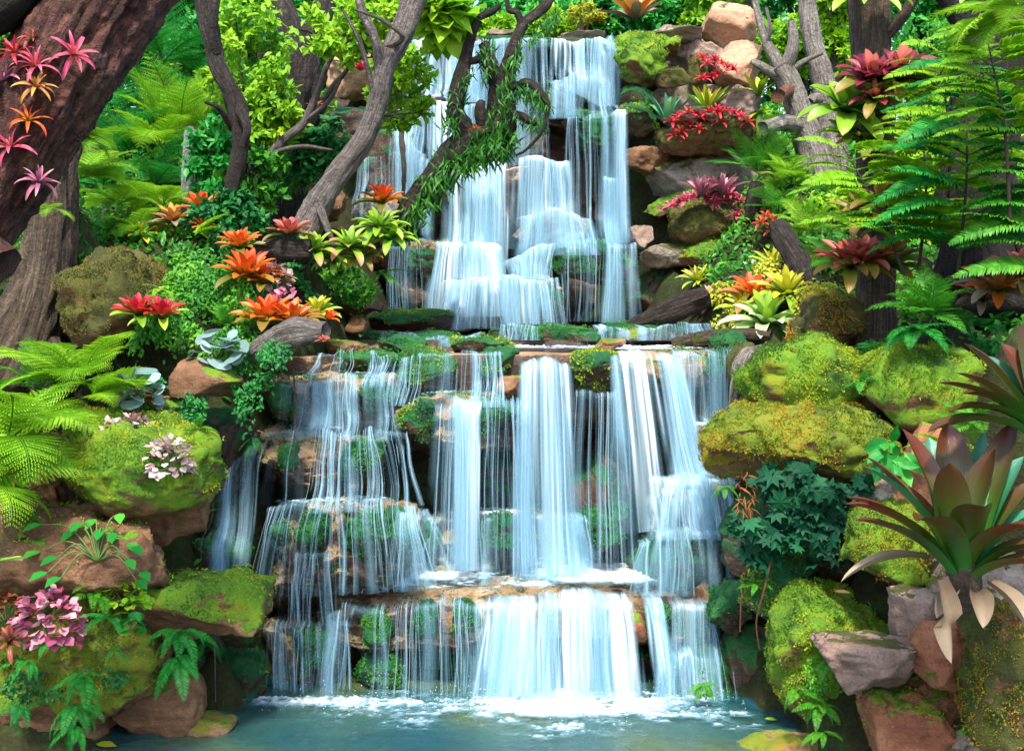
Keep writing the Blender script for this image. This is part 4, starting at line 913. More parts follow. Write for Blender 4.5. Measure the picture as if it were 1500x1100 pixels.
def rosette(label, px, py, D, size, mat='orange', n=18, w=.085, el=(12, 82), bend=(15, 75), pt=.55, parts=None, tilt=(0, 0), seed=None, name='bromeliad', cat='bromeliad', grp=None, ground=False, mats=None, up=None):
    """plant of strap leaves round one heart; (px, py) is the heart, size the leaf length, in photo pixels"""
    seed = seed if seed is not None else int(px * 11 + py * 5) % 9973
    r = np.random.default_rng(seed); L = size * (1.32 if 20 < size < 60 else 1.15) * D / F
    if ground: gp(px, py, D)
    if parts is None: parts = size >= 30
    loc = P(px, py, D); rot = Euler((R(tilt[1]), R(tilt[0]), r.uniform(0, 6.28)))
    rot = Euler((R(tilt[1]), R(tilt[0]), 0)).to_matrix() @ Matrix.Rotation(r.uniform(0, 6.28), 3, 'Z')
    root = None; mb = MB()
    if parts and mats is None and size >= 30: mats = MIXES.get(mat)
    if parts:
        root = empty(name, loc, label, cat, grp); root.rotation_euler = rot.to_euler()
    mr = np.array(rot)
    for k in range(n):
        f = (k + .5) / n; e = 10 * round((el[1] + (el[0] - el[1]) * f ** .8 + r.uniform(-5, 5)) / 10); b = 20 * round((bend[0] + (bend[1] - bend[0]) * f) / 20)
        a = k * 2.39996 + r.uniform(-.15, .15); q = L * (.68 + .36 * f) * r.uniform(.9, 1.08); mm = mats[k * len(mats) // n] if mats else mat
        me = blade_mesh(e, b, w, mm, pt)
        if parts: obj('leaf', me, root, (0, 0, 0), (r.uniform(-.12, .12), 0, a), q)
        else:
            V = np.empty(len(me.vertices) * 3); me.vertices.foreach_get('co', V); V = V.reshape(-1, 3) * q
            M = np.array(Matrix.Rotation(a, 3, 'Z')); V = V @ M.T @ mr.T
            mb.add(V, grid_faces(13, 5), t=np.repeat(np.linspace(0, 1, 13), 5), s=np.tile(np.linspace(0, 1, 5), 13))
    if not parts:
        root = obj(name, mb.mesh(name, MATB[mats[0] if mats else mat]), None, loc); tag(root, label, cat, grp)
    return root

# ---------------- leafy plants
def leaves_at(pos, size, d=None, up=None, tmpl=KITE, tone=None):
    n = len(pos); d = norm(rdir(n) * .8 + np.array((0, -.25, -.15))) if d is None else d
    up = norm(rdir(n) * .55 + np.array((0, -.55, .75))) if up is None else up
    return scatter(*tmpl, pos, d, up, size * rng.uniform(.65, 1.3, n), tone)
def clumps(c, rad, nclump, nper, spread=.28, seed=0, hollow=.5):
    r = np.random.default_rng(seed); v = norm(r.normal(size=(nclump, 3))) * (hollow + (1 - hollow) * r.random(nclump) ** .6)[:, None]
    cc = v * np.asarray(rad); k = np.repeat(np.arange(nclump), nper); m = (np.asarray(rad).mean() * spread) * r.uniform(.6, 1.35, nclump)
    q = norm(r.normal(size=(len(k), 3))) * (r.random(len(k)) ** .45)[:, None]
    tone = np.clip(.5 + r.normal(0, .22, nclump)[k] + r.normal(0, .12, len(k)), 0, 1)
    return np.asarray(c) + cc[k] + q * m[k][:, None] * np.array((1, 1, .7)), tone, np.asarray(c) + cc
def shrub(label, px, py, D, rx, ry, n=2400, leaf=16, mat='green', nclump=40, tmpl=KITE, base=None, seed=None, name='shrub', cat='shrub', grp=None, depth=.8, stems=7, ground=False):
    seed = seed if seed is not None else int(px * 5 + py * 3) % 9973
    c = P(px, py, D); sx, sz = rx * D / F, ry * D / F; k = leaf * D / F
    b = P(*base) if base else c + np.array((0, 0, -sz * 1.05))
    if ground: PLANTPTS.append(tuple(b))
    root = empty(name, b, label, cat, grp)
    pos, tone, cc = clumps(c - b, (sx, depth * min(sx, sz) * 1.1, sz), nclump, max(3, n // nclump), .33, seed)
    V, Fs, r = leaves_at(pos, k, tmpl=tmpl, tone=tone); me = mesh('foliage', V, Fs, LM[mat], False, {'rnd': r}); obj('foliage', me, root)
    mb = MB(); rr = np.random.default_rng(seed)
    for i in rr.choice(len(cc), min(stems, len(cc)), replace=False):
        e = cc[i]; mid = e * .5 + rr.normal(0, .08, 3) * sz; mb.tube([(0, 0, 0), mid, e], [.016 * sz + .006, .011 * sz + .004, .004], 5, 10)
    obj('stem', mb.mesh('stem', STEM), root)
    return root
def carpet(label, pts, n, leaf, mat, tmpl=KITE, spread=.25, name='creeper', cat='creeper', kind=None, face=.7, grp=None, thick=.03):
    """leaves lying over a patch; pts are (px, py, D, rx, ry) lobes"""
    a = np.array([p[3] * p[4] for p in pts], float); cnt = (n * a / a.sum()).astype(int); pos = []
    for (px, py, D, rx, ry), m in zip(pts, cnt):
        q = norm(rng.normal(size=(m, 2))) * np.sqrt(rng.random(m))[:, None]
        X = px + q[:, 0] * rx; Y = py + q[:, 1] * ry; dd = D + (py - Y) / max(ry, 1) * .12 - .05 * (1 - (q ** 2).sum(1)) + rng.normal(0, thick, m)
        pos.append(np.stack([(X - 750) * dd / F, dd, HH - (Y - HY) * dd / F], 1))
    pos = np.vstack(pos)
    if n > 100: pos = pos[fbm(pos * 3.3, 77, 3) + rng.normal(0, .12, len(pos)) > -.22]
    n = len(pos)
    pos = pos + (fbm(pos * 7, 4, 2) * .03)[:, None] * np.array((0, -1, .3))
    d = norm(rdir(n) * .7 + np.array((0, -.3, -.5))); up = norm(rdir(n) * .5 + np.array((0, -face, .75)))
    tone = np.clip(.5 + .5 * fbm(pos * 4, 9, 2) + rng.normal(0, .15, n), 0, 1)
    D0 = pts[0][2]; o0 = P(*pts[0][:3])
    V, Fs, r = scatter(*tmpl, pos - o0, d, up, leaf * D0 / F * rng.uniform(.6, 1.3, n), tone)
    o = obj(name, mesh(name, V, Fs, LM[mat], False, {'rnd': r}), None, o0)
    return tag(o, label, cat, grp, kind)

# ---------------- wood
BARK = {
 'wine': bark_mat('wet wine dark bark', (.018, .005, .004), (.095, .030, .020), (.24, .095, .055), (.12, .075, .02), .68, 1.6),
 'brown': bark_mat('brown furrowed bark', (.02, .012, .007), (.09, .06, .036), (.22, .16, .10), None, .85, .5),
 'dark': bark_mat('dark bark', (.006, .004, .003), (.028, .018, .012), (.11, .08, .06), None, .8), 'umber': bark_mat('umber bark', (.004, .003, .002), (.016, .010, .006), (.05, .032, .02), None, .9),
 'grey': bark_mat('grey bark', (.05, .04, .035), (.17, .14, .12), (.38, .34, .30), None, .85),
 'pale': bark_mat('pale mottled bark', (.09, .07, .055), (.28, .24, .20), (.55, .51, .46), (.14, .13, .09), .85),
 'silver': bark_mat('silver dead wood', (.12, .11, .12), (.32, .31, .34), (.55, .54, .56), None, .85, .4),
 'red': bark_mat('reddish bark', (.06, .018, .008), (.20, .075, .03), (.36, .19, .10), None, .8)}
def path3(pts): return [P(*p[:3]) for p in pts], [p[3] * p[2] / F for p in pts]
def tree(label, trunk, mat, branches=(), name='tree', cat='tree', seg=16, rough=.12, ridge=.12, seed=0, bmat=None, grp=None, ground=False, rl=.55):
    """trunk and branches as (px, py, D, radius in px) runs"""
    C, r = path3(trunk); o0 = np.array(C[0])
    if ground: PLANTPTS.append(tuple(o0))
    root = empty(name, o0, label, cat, grp)
    V, Fx, s, t = tube([c - o0 for c in C], r, seg, len(C) * (14 if seg < 60 else 44), rough, ridge, seed, True, rl)
    obj('trunk', mesh('trunk', V, Fx, BARK[mat], True, {'s': s, 't': t}), root)
    for k, b in enumerate(branches):
        C, r = path3(b); V, Fx, s, t = tube([c - o0 for c in C], r, 9, len(C) * 8, rough, ridge * .6, seed + k + 1)
        obj('branch', mesh('branch', V, Fx, BARK[bmat or mat], True, {'s': s, 't': t}), root)
    return root
def log(label, pts, mat, name='log', cat='log', seed=0, rough=.15, ridge=.15):
    C, r = path3(pts); o0 = np.array(C[0]); V, Fx, s, t = tube([c - o0 for c in C], r, 18, len(C) * 14, rough, ridge, seed)
    o = obj(name, mesh(name, V, Fx, BARK[mat], True, {'s': s, 't': t}), None, o0); return tag(o, label, cat)

def attach(o, root, name):
    o.parent = root; o.location = Vector(o.location) - Vector(root.location); o.name = name
    for k in ('label', 'category'): del o[k]
# ================================================================= left side
lean = tree('huge leaning trunk of wet wine coloured bark crossing the upper left', [(-110, 440, 8.1, 46), (-48, 345, 8.0, 58), (18, 232, 8.0, 68), (84, 108, 8.1, 78), (156, -20, 8.3, 84), (245, -150, 8.6, 90)], 'wine',
     [((150, 0, 8.3, 46), (225, -30, 8.5, 32), (340, -90, 8.8, 26))], seg=110, rough=.10, ridge=.09, seed=4, rl=2.4)
attach(log('stub', [(-70, 330, 7.9, 48), (-25, 368, 7.85, 38), (10, 388, 7.8, 28)], 'wine'), lean, 'broken_stub')
attach(log('limb', [(-60, 40, 7.9, 45), (0, -4, 7.9, 42), (60, -60, 7.9, 30)], 'umber'), lean, 'limb')
tree('straight furrowed grey brown trunk behind the leaning one', [(10, 560, 12.7, 66), (44, 480, 12.8, 46), (66, 400, 12.9, 38), (78, 280, 13, 33), (86, 140, 13.1, 31), (92, -30, 13.2, 30)], 'brown',
     [((10, 520, 12.6, 20), (-25, 560, 12.5, 18), (-60, 590, 12.4, 10)), ((70, 500, 12.7, 16), (90, 540, 12.6, 12), (100, 570, 12.5, 6))], seg=36, rough=.08, ridge=.22, seed=8)
for k, (x, y, D, s, m, lb, tl) in enumerate([
 (108, 80, 7.74, 30, 'pink', 'pale pink air plant drooping on the middle of the leaning trunk', (35, 70)),
 (52, 98, 7.72, 30, 'pink', 'bright pink air plant with upright leaves near the top of the leaning trunk', (10, 30)),
 (22, 78, 7.75, 26, 'crimson', 'crimson spiky air plant at the edge of the leaning trunk', (-20, 30)),
 (8, 118, 7.75, 30, 'rose', 'dusty rose air plant over yellow leaves at the trunk edge', (-30, 30)),
 (42, 178, 7.7, 26, 'flame', 'orange air plant with thin spiky leaves on the leaning trunk', (5, 35)),
 (16, 216, 7.7, 30, 'pink', 'magenta air plant with down hanging brown leaves on the leaning trunk', (0, 50)),
 (56, 268, 7.72, 26, 'rose', 'lowest pink air plant near the narrow end of the leaning trunk', (20, 30)),
 (48, 58, 7.8, 18, 'coral', 'small coral air plant high on the leaning trunk', (10, 30)),
 (52, 128, 7.68, 26, 'amber', 'amber air plant between pink ones on the leaning trunk', (25, 45))]):
    rosette(lb, x, y, D, s * 1.15, m, 15, .085, (0, 80), (10, 110), .3, tilt=(tl[0], tl[1] * .7), name='air_plant', cat='air plant', parts=True)
log('bleached dead stump standing among ferns', [(276, 330, 15.2, 11), (277, 250, 15.2, 10.5), (279, 200, 15.2, 9), (279, 186, 15.2, 5)], 'silver', 'dead_stump', 'tree stump')
gp(276, 335, 15.2)
tree('slender dark crooked tree with two stems joining at the top', [(336, 352, 14.2, 13), (340, 280, 14.2, 11), (352, 210, 14.2, 12), (345, 150, 14.2, 13), (318, 95, 14.3, 13), (306, 40, 14.4, 13), (296, -30, 14.5, 14)], 'dark',
     [((316, 80, 14.3, 9), (312, 40, 14.2, 8), (318, -20, 14.2, 8)), ((345, 150, 14.2, 8), (362, 185, 14, 7), (355, 215, 14, 5)), ((340, 190, 14.2, 5), (322, 160, 14, 4), (300, 150, 13.9, 2))], ridge=.18, seed=12, ground=True)
tree('thick brown forked tree left of the upper cascade', [(425, 330, 16.2, 30), (424, 270, 16.2, 26), (430, 190, 16.3, 24), (438, 120, 16.4, 26), (446, 55, 16.5, 28)], 'dark',
     [((440, 80, 16.5, 22), (422, 35, 16.6, 18), (398, -20, 16.8, 17)), ((448, 75, 16.5, 22), (468, 30, 16.6, 16), (482, -30, 16.8, 15)), ((424, 230, 16.2, 10), (455, 190, 16, 8), (480, 140, 15.8, 6), (510, 100, 15.7, 3)),
      ((425, 285, 16.1, 7), (410, 320, 16, 5), (395, 345, 15.9, 3)), ((430, 150, 16.3, 8), (408, 110, 16.2, 7), (402, 60, 16.2, 5))], seg=22, ridge=.2, seed=15, ground=True)
tree('grey diagonal tree with fanned roots left of the cascade', [(448, 338, 13.9, 26), (470, 292, 13.9, 18), (500, 250, 13.9, 15), (535, 200, 13.9, 14), (553, 150, 13.9, 14), (566, 95, 13.9, 15), (590, 45, 14, 16), (612, -30, 14.1, 18)], 'grey',
     [((556, 110, 13.9, 9), (552, 65, 13.8, 8), (532, 20, 13.8, 7), (522, -20, 13.8, 6)), ((552, 160, 13.9, 4), (530, 70, 13.7, 3.5), (500, 10, 13.6, 2)), ((466, 300, 13.8, 7), (480, 335, 13.7, 5), (490, 365, 13.6, 3)), ((452, 320, 13.8, 7), (440, 345, 13.7, 5), (436, 365, 13.6, 2)),
      ((566, 70, 13.9, 6), (590, 55, 13.7, 4), (560, 30, 13.6, 3), (520, 15, 13.5, 1.5))], bmat='grey', seg=20, ridge=.16, seed=18, ground=True)
tree('thin bare bough slanting across the leafy bank', [(380, 245, 14.8, 6), (415, 205, 14.8, 6.5), (445, 180, 14.8, 6), (468, 130, 14.8, 5), (485, 85, 14.8, 4), (520, 50, 14.8, 3)], 'grey', [((395, 225, 14.8, 4), (440, 215, 14.7, 3.5), (487, 220, 14.6, 2)), ((445, 180, 14.8, 4), (480, 150, 14.7, 3.5), (500, 115, 14.6, 2))], seg=10, seed=22, name='bough', cat='tree branch')
log('hanging rootlike dead stem before the dark upper left hollow', [(590, 170, 16.2, 5), (588, 200, 16.2, 4), (592, 250, 16.2, 3.5), (590, 300, 16.2, 2.5)], 'grey', 'dead_branch', 'branch')
# the leaning epiphyte tree
tree('leaning branch tree before the cascade overgrown with strappy leaves', [(590, 330, 14.6, 17), (612, 290, 14.6, 17), (650, 240, 14.6, 18), (690, 205, 14.6, 20), (728, 190, 14.6, 22), (733, 150, 14.6, 18), (735, 120, 14.6, 17)], 'dark',
     [((735, 140, 14.6, 15), (748, 85, 14.6, 11), (765, 40, 14.7, 9), (800, 8, 14.8, 8), (820, -30, 14.9, 7)), ((765, 42, 14.7, 6), (758, 20, 14.7, 5), (745, 14, 14.7, 4), (742, -10, 14.7, 3)),
      ((690, 205, 14.6, 14), (668, 160, 14.5, 13), (676, 115, 14.5, 12), (686, 70, 14.5, 8), (702, 28, 14.5, 6), (720, 18, 14.5, 5), (732, 8, 14.5, 4)), ((688, 90, 14.5, 6), (708, 88, 14.5, 5.5), (722, 112, 14.5, 5), (734, 140, 14.6, 4)),
      ((735, 130, 14.6, 14), (718, 95, 14.5, 11), (708, 64, 14.5, 8)), ((728, 175, 14.6, 9), (755, 168, 14.5, 6), (785, 182, 14.4, 5)), ((745, 130, 14.6, 7), (775, 122, 14.5, 6), (795, 140, 14.4, 5), (804, 160, 14.4, 4)), ((804, 150, 14.4, 3), (796, 190, 14.4, 2.5), (770, 220, 14.4, 2), (755, 228, 14.4, 1.5)),
      ((708, 200, 14.6, 10), (704, 160, 14.5, 9), (706, 148, 14.5, 6))], seg=18, ridge=.22, rough=.16, seed=31)
def epiphyte():
    runs = [((598, 322), (650, 245), 14, 30, 1.2), ((640, 252), (745, 195), 14, 34, 2.6), ((660, 190), (672, 130), 10, 24, 1.0), ((676, 130), (690, 95), 6, 20, .35), ((735, 185), (738, 120), 12, 26, 1.3), ((742, 110), (760, 70), 8, 22, .6), ((716, 110), (712, 60), 9, 22, .7),
            ((745, 165), (800, 185), 6, 18, .7), ((755, 125), (804, 150), 8, 22, .9), ((803, 150), (780, 215), 4, 14, .35), ((775, 60), (815, 20), 6, 20, .6), ((700, 200), (735, 200), 16, 30, 1.4)]
    pos, dr, sz = [], [], []
    for (x0, y0), (x1, y1), rad, ln, wt in runs:
        n = int(300 * wt); u = rng.random(n); x = x0 + (x1 - x0) * u + rng.normal(0, rad * .6, n); y = y0 + (y1 - y0) * u + rng.normal(0, rad * .55, n) + rad * .55
        D = 14.6 + rng.normal(0, .16, n); pos.append(np.stack([(x - 750) * D / F, D, HH - (y - HY) * D / F], 1))
        hang = rng.random(n) < .62; d = rdir(n) * .7 + np.array((0, -.35, 0)); d[:, 2] += np.where(hang, -.9, .8); dr.append(norm(d)); sz.append(ln * .74 * 14.5 / F * rng.uniform(.6, 1.25, n))
    pos, dr, sz = np.vstack(pos), np.vstack(dr), np.concatenate(sz); o0 = P(690, 210, 14.5)
    tk = BLADE[0] * np.array((1, 1.3, 1.2)); V, Fs, r = scatter(tk, BLADE[1], pos - o0, dr, norm(rdir(len(pos)) + np.array((0, -.8, .4))), sz)
    tag(obj('epiphyte', mesh('epiphyte', V, Fs, LM['grass'], False, {'rnd': r}), None, o0), 'thick mat of strappy green leaves hanging from the leaning branch tree', 'epiphyte')
epiphyte()
rosette('tiny orange flowered rosette on the leaning branch tree', 696, 190, 14.2, 11, 'flame', 10, .12, parts=False)
# logs
log('curved weathered log end beside the left stair head', [(372, 522, 12.1, 17), (405, 500, 12.0, 19), (440, 487, 11.9, 21), (478, 486, 11.8, 14)], 'grey', seed=3)
log('dark log behind the orange bromeliads', [(362, 378, 13.4, 17), (400, 368, 13.4, 17), (455, 368, 13.4, 15)], 'dark', seed=5)
log('small black broken twig at the terrace left end', [(534, 458, 15.4, 4), (545, 450, 15.3, 6), (560, 452, 15.3, 5)], 'dark', 'twig', 'twig', seed=6)
# bromeliads of the left bank
for a in [
 ('pair crowning orange red bromeliad below the bleached stump', 296, 312, 14.4, 34, 'flame', 18), ('yellow orange bromeliad left of the one below the stump', 254, 328, 14.3, 32, 'amber', 16), ('small orange bromeliad just under the orange red one', 300, 336, 14.0, 22, 'orange', 14),
 ('big orange bromeliad at the top of a group of three on the ivy bank', 352, 366, 13.3, 34, 'orange', 18), ('largest orange bromeliad with wide upright leaves over the ivy', 362, 408, 12.9, 46, 'flame', 22), ('dark orange bromeliad tucked beside the largest orange one', 388, 420, 12.9, 38, 'orange', 18),
 ('bright orange bromeliad above the silver round leaved plant', 392, 474, 12.4, 46, 'flame', 22), ('orange bromeliad leaning over the weathered log', 428, 478, 12.3, 42, 'orange', 20),
 ('red hearted bromeliad with orange skirt on the moss grown boulder', 203, 464, 12.0, 36, 'red', 18), ('second red hearted bromeliad on the moss grown boulder closer to the ivy', 238, 468, 11.95, 36, 'red', 18),
 ('pink hearted bromeliad at the roots of the grey diagonal tree', 424, 346, 13.4, 32, 'coral', 18), ('scarlet flat bromeliad above the lime green rosettes', 560, 300, 14.2, 34, 'flame', 22),
 ('yellow green bromeliad with orange spots beside the mossy mound', 466, 462, 13.4, 30, 'yellow', 16), ('orange flower rosette right of the yellow green bromeliad', 482, 468, 13.3, 18, 'flame', 12),
 ('small yellow bromeliad in the fern bed near the stump', 208, 348, 14.2, 26, 'yellow', 14), ('small yellow pink bromeliad in the fern bed', 232, 344, 14.3, 22, 'limepink', 14),
 ('small red bromeliad behind the straight furrowed trunk', 113, 318, 13.6, 16, 'crimson', 10), ('tiny red bromeliad lowest behind the straight trunk', 108, 282, 13.8, 12, 'crimson', 10), ('tiny red bromeliad highest behind the straight trunk', 106, 236, 13.8, 12, 'crimson', 9),
 ('red flowers at the foot of the upper left outcrop', 500, 88, 18.6, 24, 'crimson', 16), ('second red rosette beside the upper left outcrop', 528, 104, 18.5, 20, 'crimson', 14), ('orange rosette hanging on the bough near the forked tree', 462, 156, 15.6, 14, 'flame', 10), ('small orange rosette under the bough', 484, 190, 15.6, 10, 'flame', 8),
 ('yellow spiky plant on the upper left outcrop', 528, 78, 19.0, 34, 'yellow', 16), ('pink rosette low by the dark upper left hollow', 506, 206, 17.0, 14, 'pink', 10), ('red fleck rosette low on the moss by the weathered log', 474, 500, 11.7, 12, 'coral', 10)]:
    lb, x, y, D, s, m, n = a
    rosette(lb, x, y, D, s, m, n + (8 if s > 25 else 3), .135, (22, 86), (10, 55), .6, tilt=(0, 14), ground=(y > 300 and x < 380 and D > 13))
for lb, x, y, D, s, m in [('lime green bromeliad with pink tips nearest the dark log', 462, 372, 13.6, 42, 'limepink'), ('lime green bromeliad with pink tips in the middle of the green row', 512, 366, 13.7, 40, 'limepink'), ('upper lime bromeliad under the scarlet one', 556, 336, 13.9, 40, 'lime'), ('green bromeliad at the cascade edge below the leaning branch', 572, 352, 13.9, 36, 'lime'),
     ('deep green bromeliad under the lime row', 488, 384, 13.7, 30, 'lime'), ('olive bromeliad hanging below the lime row', 530, 380, 13.8, 30, 'olive')]:
    rosette(lb, x, y, D, s, m, 22, .13, (8, 80), (25, 85), .62, tilt=(0, 12))
# ferns of the left bank
fern('tall lime fern with a pointed frond behind the slender dark tree', 262, 215, 17.5, 150, 9, 'fine', 'lime', (60, 88), (20, 60), ground=True)
fern('broad lime fern arching below the tall pointed one', 235, 215, 17.0, 110, 10, 'fine', 'lime', (30, 70), (50, 100))
fern('dark fern in the shade left of the lime ferns', 195, 235, 17.6, 130, 10, 'fine', 'jade', (30, 75), (40, 90)); fern('dark green fern above the bleached stump', 300, 180, 18.5, 140, 10, 'fine', 'jade', (30, 80), (40, 90))
fern('deep green fern at the top beside the leaning trunk', 240, 90, 19.5, 150, 10, 'fine', 'jade', (20, 80), (40, 100)); fern('dark fern behind the leaning trunk shoulder', 170, 170, 18.5, 130, 10, 'fine', 'jade', (20, 80), (40, 100)); fern('bluish dark fern low in the shade by the bleached stump', 225, 275, 16.6, 100, 9, 'fine', 'jade', (20, 70), (40, 90)); fern('dark fern beside a grey rock under the leaning trunk', 150, 275, 16.4, 100, 9, 'fine', 'jade', (20, 70), (40, 90))
fern('lime fern drooping out from behind the leaning trunk', 118, 205, 13.5, 70, 7, 'fine', 'lime', (10, 50), (60, 110), (-70, 60)); fern('yellow lime fern beside the straight trunk', 118, 262, 14.2, 100, 9, 'fine', 'lime', (20, 60), (40, 100), (-80, 80)); fern('lime fern spreading in front of the bleached stump', 175, 300, 14.8, 95, 11, 'fine', 'lime', (20, 65), (60, 110))
fern('round lime fern clump left of the bleached stump', 240, 300, 15.0, 80, 11, 'fine', 'lime', (20, 65), (60, 110)); fern('lime fern clump at the foot of the bleached stump', 200, 345, 14.3, 80, 10, 'fine', 'lime', (20, 70), (60, 110)); fern('green fern between moss boulder and stump', 150, 350, 14.3, 80, 10, 'fine', 'green', (20, 70), (60, 110))
fern('small lime fern hanging in front of the straight trunk', 76, 305, 11.5, 46, 5, 'fine', 'lime', (-10, 20), (20, 60), (180, 360), ground=False)
fern('green fern behind the moss grown boulder top', 240, 400, 13.6, 46, 8, 'simple', 'green', (20, 80), (40, 90)); fern('pale fern sprig on the moss grown boulder', 236, 425, 12.2, 34, 6, 'simple', 'lime', (0, 50), (40, 90), ground=False)
fern('green fern above the silver round leaved plant', 330, 478, 12.6, 56, 9, 'simple', 'green', (30, 85), (30, 80), ground=False); fern('small fern with upright fronds by the largest orange bromeliad', 372, 480, 12.4, 52, 7, 'simple', 'green', (40, 85), (30, 80), ground=False)
fern('lime fern reaching over the orange red bromeliad', 285, 345, 13.6, 60, 6, 'simple', 'lime', (30, 70), (30, 80), (-40, 80))
fern('large arching fern whose longest frond crosses the furrowed trunk', 120, 560, 11.6, 170, 9, 'fine', 'lime', (20, 70), (50, 90), (20, 340), ground=False, seed=3)
fern('large lime fern at the left edge over the moss boulder', 10, 650, 10.6, 190, 11, 'fine', 'lime', (15, 65), (50, 100), (-100, 100), ground=False, seed=5); fern('second lime fern low at the left edge', -30, 720, 10.4, 170, 9, 'fine', 'lime', (20, 70), (50, 100), (-100, 100), ground=False, seed=9)
fern('green fern behind the two large lime ferns', 60, 570, 11.9, 120, 9, 'fine', 'green', (30, 80), (40, 90), ground=False); fern('lime fern arching right over the rough stone', 130, 585, 11.2, 110, 7, 'fine', 'lime', (30, 60), (50, 90), (-60, 60), ground=False, seed=13)
fern('dark stalked fern standing below the left edge ferns', 20, 740, 10.9, 90, 7, 'simple', 'green', (50, 88), (20, 60), ground=False)
for a in [('hanging fern on the front of the orange green mound', 122, 985, 10.1, 66, 7, (-50, 20), (20, 80)), ('lower hanging fern touching the dark stone', 112, 1030, 10.0, 62, 8, (-40, 10), (40, 90)), ('fern hanging right of the orange green mound', 262, 925, 10.5, 66, 8, (-20, 40), (50, 100)), ('fern trailing down beside the angular waterline stone', 262, 955, 10.4, 72, 5, (-60, -10), (20, 50)),
          ('small green fern between pink begonias and mound', 160, 905, 10.1, 56, 7, (0, 50), (40, 90)), ('fern in front of the jutting sandstone slab', 140, 870, 10.4, 60, 8, (10, 60), (40, 90)), ('pale grey fern sprig under the pink begonias', 70, 938, 10.0, 36, 6, (-20, 30), (40, 90)), ('small dark fern at the mound corner', 170, 950, 10.05, 34, 6, (-30, 40), (40, 90)), ('lowest fern dipping to the dark water', 108, 1060, 9.95, 50, 6, (-60, 0), (20, 70))]:
    fern(a[0], a[1], a[2], a[3], a[4], a[5], 'simple', 'jade' if a[2] > 900 else 'green', a[6], a[7], (180, 380) if a[1] > 200 else (160, 380), ground=False)
# leafy plants
shrub('bright green leafy bush between slender and forked trees', 365, 90, 15.2, 62, 95, 2600, 13, 'lime', 50, OVAL, (352, 300, 15.4)); shrub('bluish green leafy bush at the foot of the slender dark tree', 315, 240, 14.9, 34, 70, 1300, 15, 'jade', 30, OVAL)
shrub('lime leafy bush before the forked tree', 400, 165, 15.0, 40, 60, 1200, 13, 'lime', 30, OVAL); shrub('green leafy bush over the bank left of the forked tree', 375, 255, 14.9, 45, 55, 1500, 14, 'green', 30, OVAL)
shrub('light green leafed crown left of the topmost sheet', 590, 130, 15.2, 46, 60, 1700, 13, 'lime', 34, OVAL, (560, 170, 14.2)); shrub('green leafy twigs of the grey diagonal tree', 520, 45, 14.3, 70, 45, 1700, 14, 'lime', 36, OVAL, (560, 80, 14.0)); shrub('dark leafy tangle under the forked tree', 478, 225, 15.4, 44, 50, 1500, 14, 'dark', 30, OVAL)
shrub('shrub with hanging narrow leaves at the forked tree base', 440, 235, 15.6, 40, 38, 900, 20, 'green', 20, BLADE); shrub('dark leafy shrub under the bleached stump bank', 330, 320, 14.2, 55, 40, 1500, 13, 'dark', 30, OVAL); shrub('broad yellow leaved plant at the top beside the sheet', 652, 20, 14.6, 40, 30, 260, 46, 'lime', 14, OVAL, (615, -10, 14.4))
shrub('dark green shrub behind the lime bromeliad row', 430, 395, 14.2, 40, 30, 1200, 8, 'dark', 20, OVAL)
shrub('mossy leafy mound below the lime bromeliad row', 500, 420, 14.6, 46, 30, 1700, 9, 'green', 30, KITE)
carpet('small leaved ivy spreading over the bank behind the brown block', [(300, 440, 12.75, 75, 60), (320, 400, 13.2, 60, 40), (250, 505, 12.3, 60, 40), (345, 520, 12.2, 45, 45), (290, 380, 13.6, 60, 30), (230, 470, 12.3, 30, 40)], 8500, 8, 'green', OVAL, name='ivy', cat='ivy')
carpet('ivy trailing beside the left stair over the brown block', [(370, 560, 11.85, 30, 45), (362, 600, 11.8, 15, 40), (400, 520, 11.7, 25, 22), (280, 595, 11.6, 20, 30), (215, 570, 11.6, 30, 28)], 2400, 8, 'dark', OVAL, name='ivy', cat='ivy')
carpet('dark creeping leaves in the shade above the ivy', [(420, 440, 13.6, 45, 40), (400, 395, 13.9, 40, 25), (325, 355, 13.9, 45, 25)], 2600, 9, 'dark', OVAL, name='creeper', cat='creeper')
carpet('green creeping plants under the hanging ferns of the mound', [(60, 1005, 10.15, 60, 26), (150, 990, 10.15, 40, 20)], 700, 8, 'dark', OVAL, name='creeper', cat='creeper')
def bunch(label, px, py, D, rx, ry, n, leaf, mat, tmpl=OVAL, name='begonia', cat='begonia', dome=.16, stemn=10, wide=1.7):
    """dome of broad leaves over one root"""
    c = P(px, py + ry, D); sx, sz = rx * D / F, ry * D / F; root = empty(name, c, label, cat)
    v = rdir(n, -.15, 1); pos = v * np.array((sx, min(sx, sz) * .8, sz * 1.9)) * rng.uniform(.75, 1, n)[:, None]
    d = norm(v * .8 + rdir(n) * .5 + np.array((0, -.3, -.35))); up = norm(v + np.array((0, -.5, .7)) + rdir(n) * .35)
    tk = tmpl[0] * np.array((1, wide, 1)); V, Fs, r = scatter(tk, tmpl[1], pos, d, up, leaf * D / F * rng.uniform(.7, 1.2, n)); obj('foliage', mesh('foliage', V, Fs, LM[mat], False, {'rnd': r}), root)
    mb = MB()
    for k in range(min(n, stemn)): mb.tube([(0, 0, 0), pos[k] * .6, pos[k]], [.005, .004, .003], 5, 8)
    obj('stem', mb.mesh('stem', GSTEM), root)
bunch('magenta pink leaved begonia on the orange green mound', 72, 895, 10.1, 46, 34, 190, 17, 'pinkmix'); bunch('rust red leaved begonia left of the magenta one', 10, 892, 10.2, 26, 22, 50, 20, 'rust'); bunch('pale variegated begonia patch on the great moss boulder', 248, 662, 10.55, 34, 24, 120, 13, 'palemix')
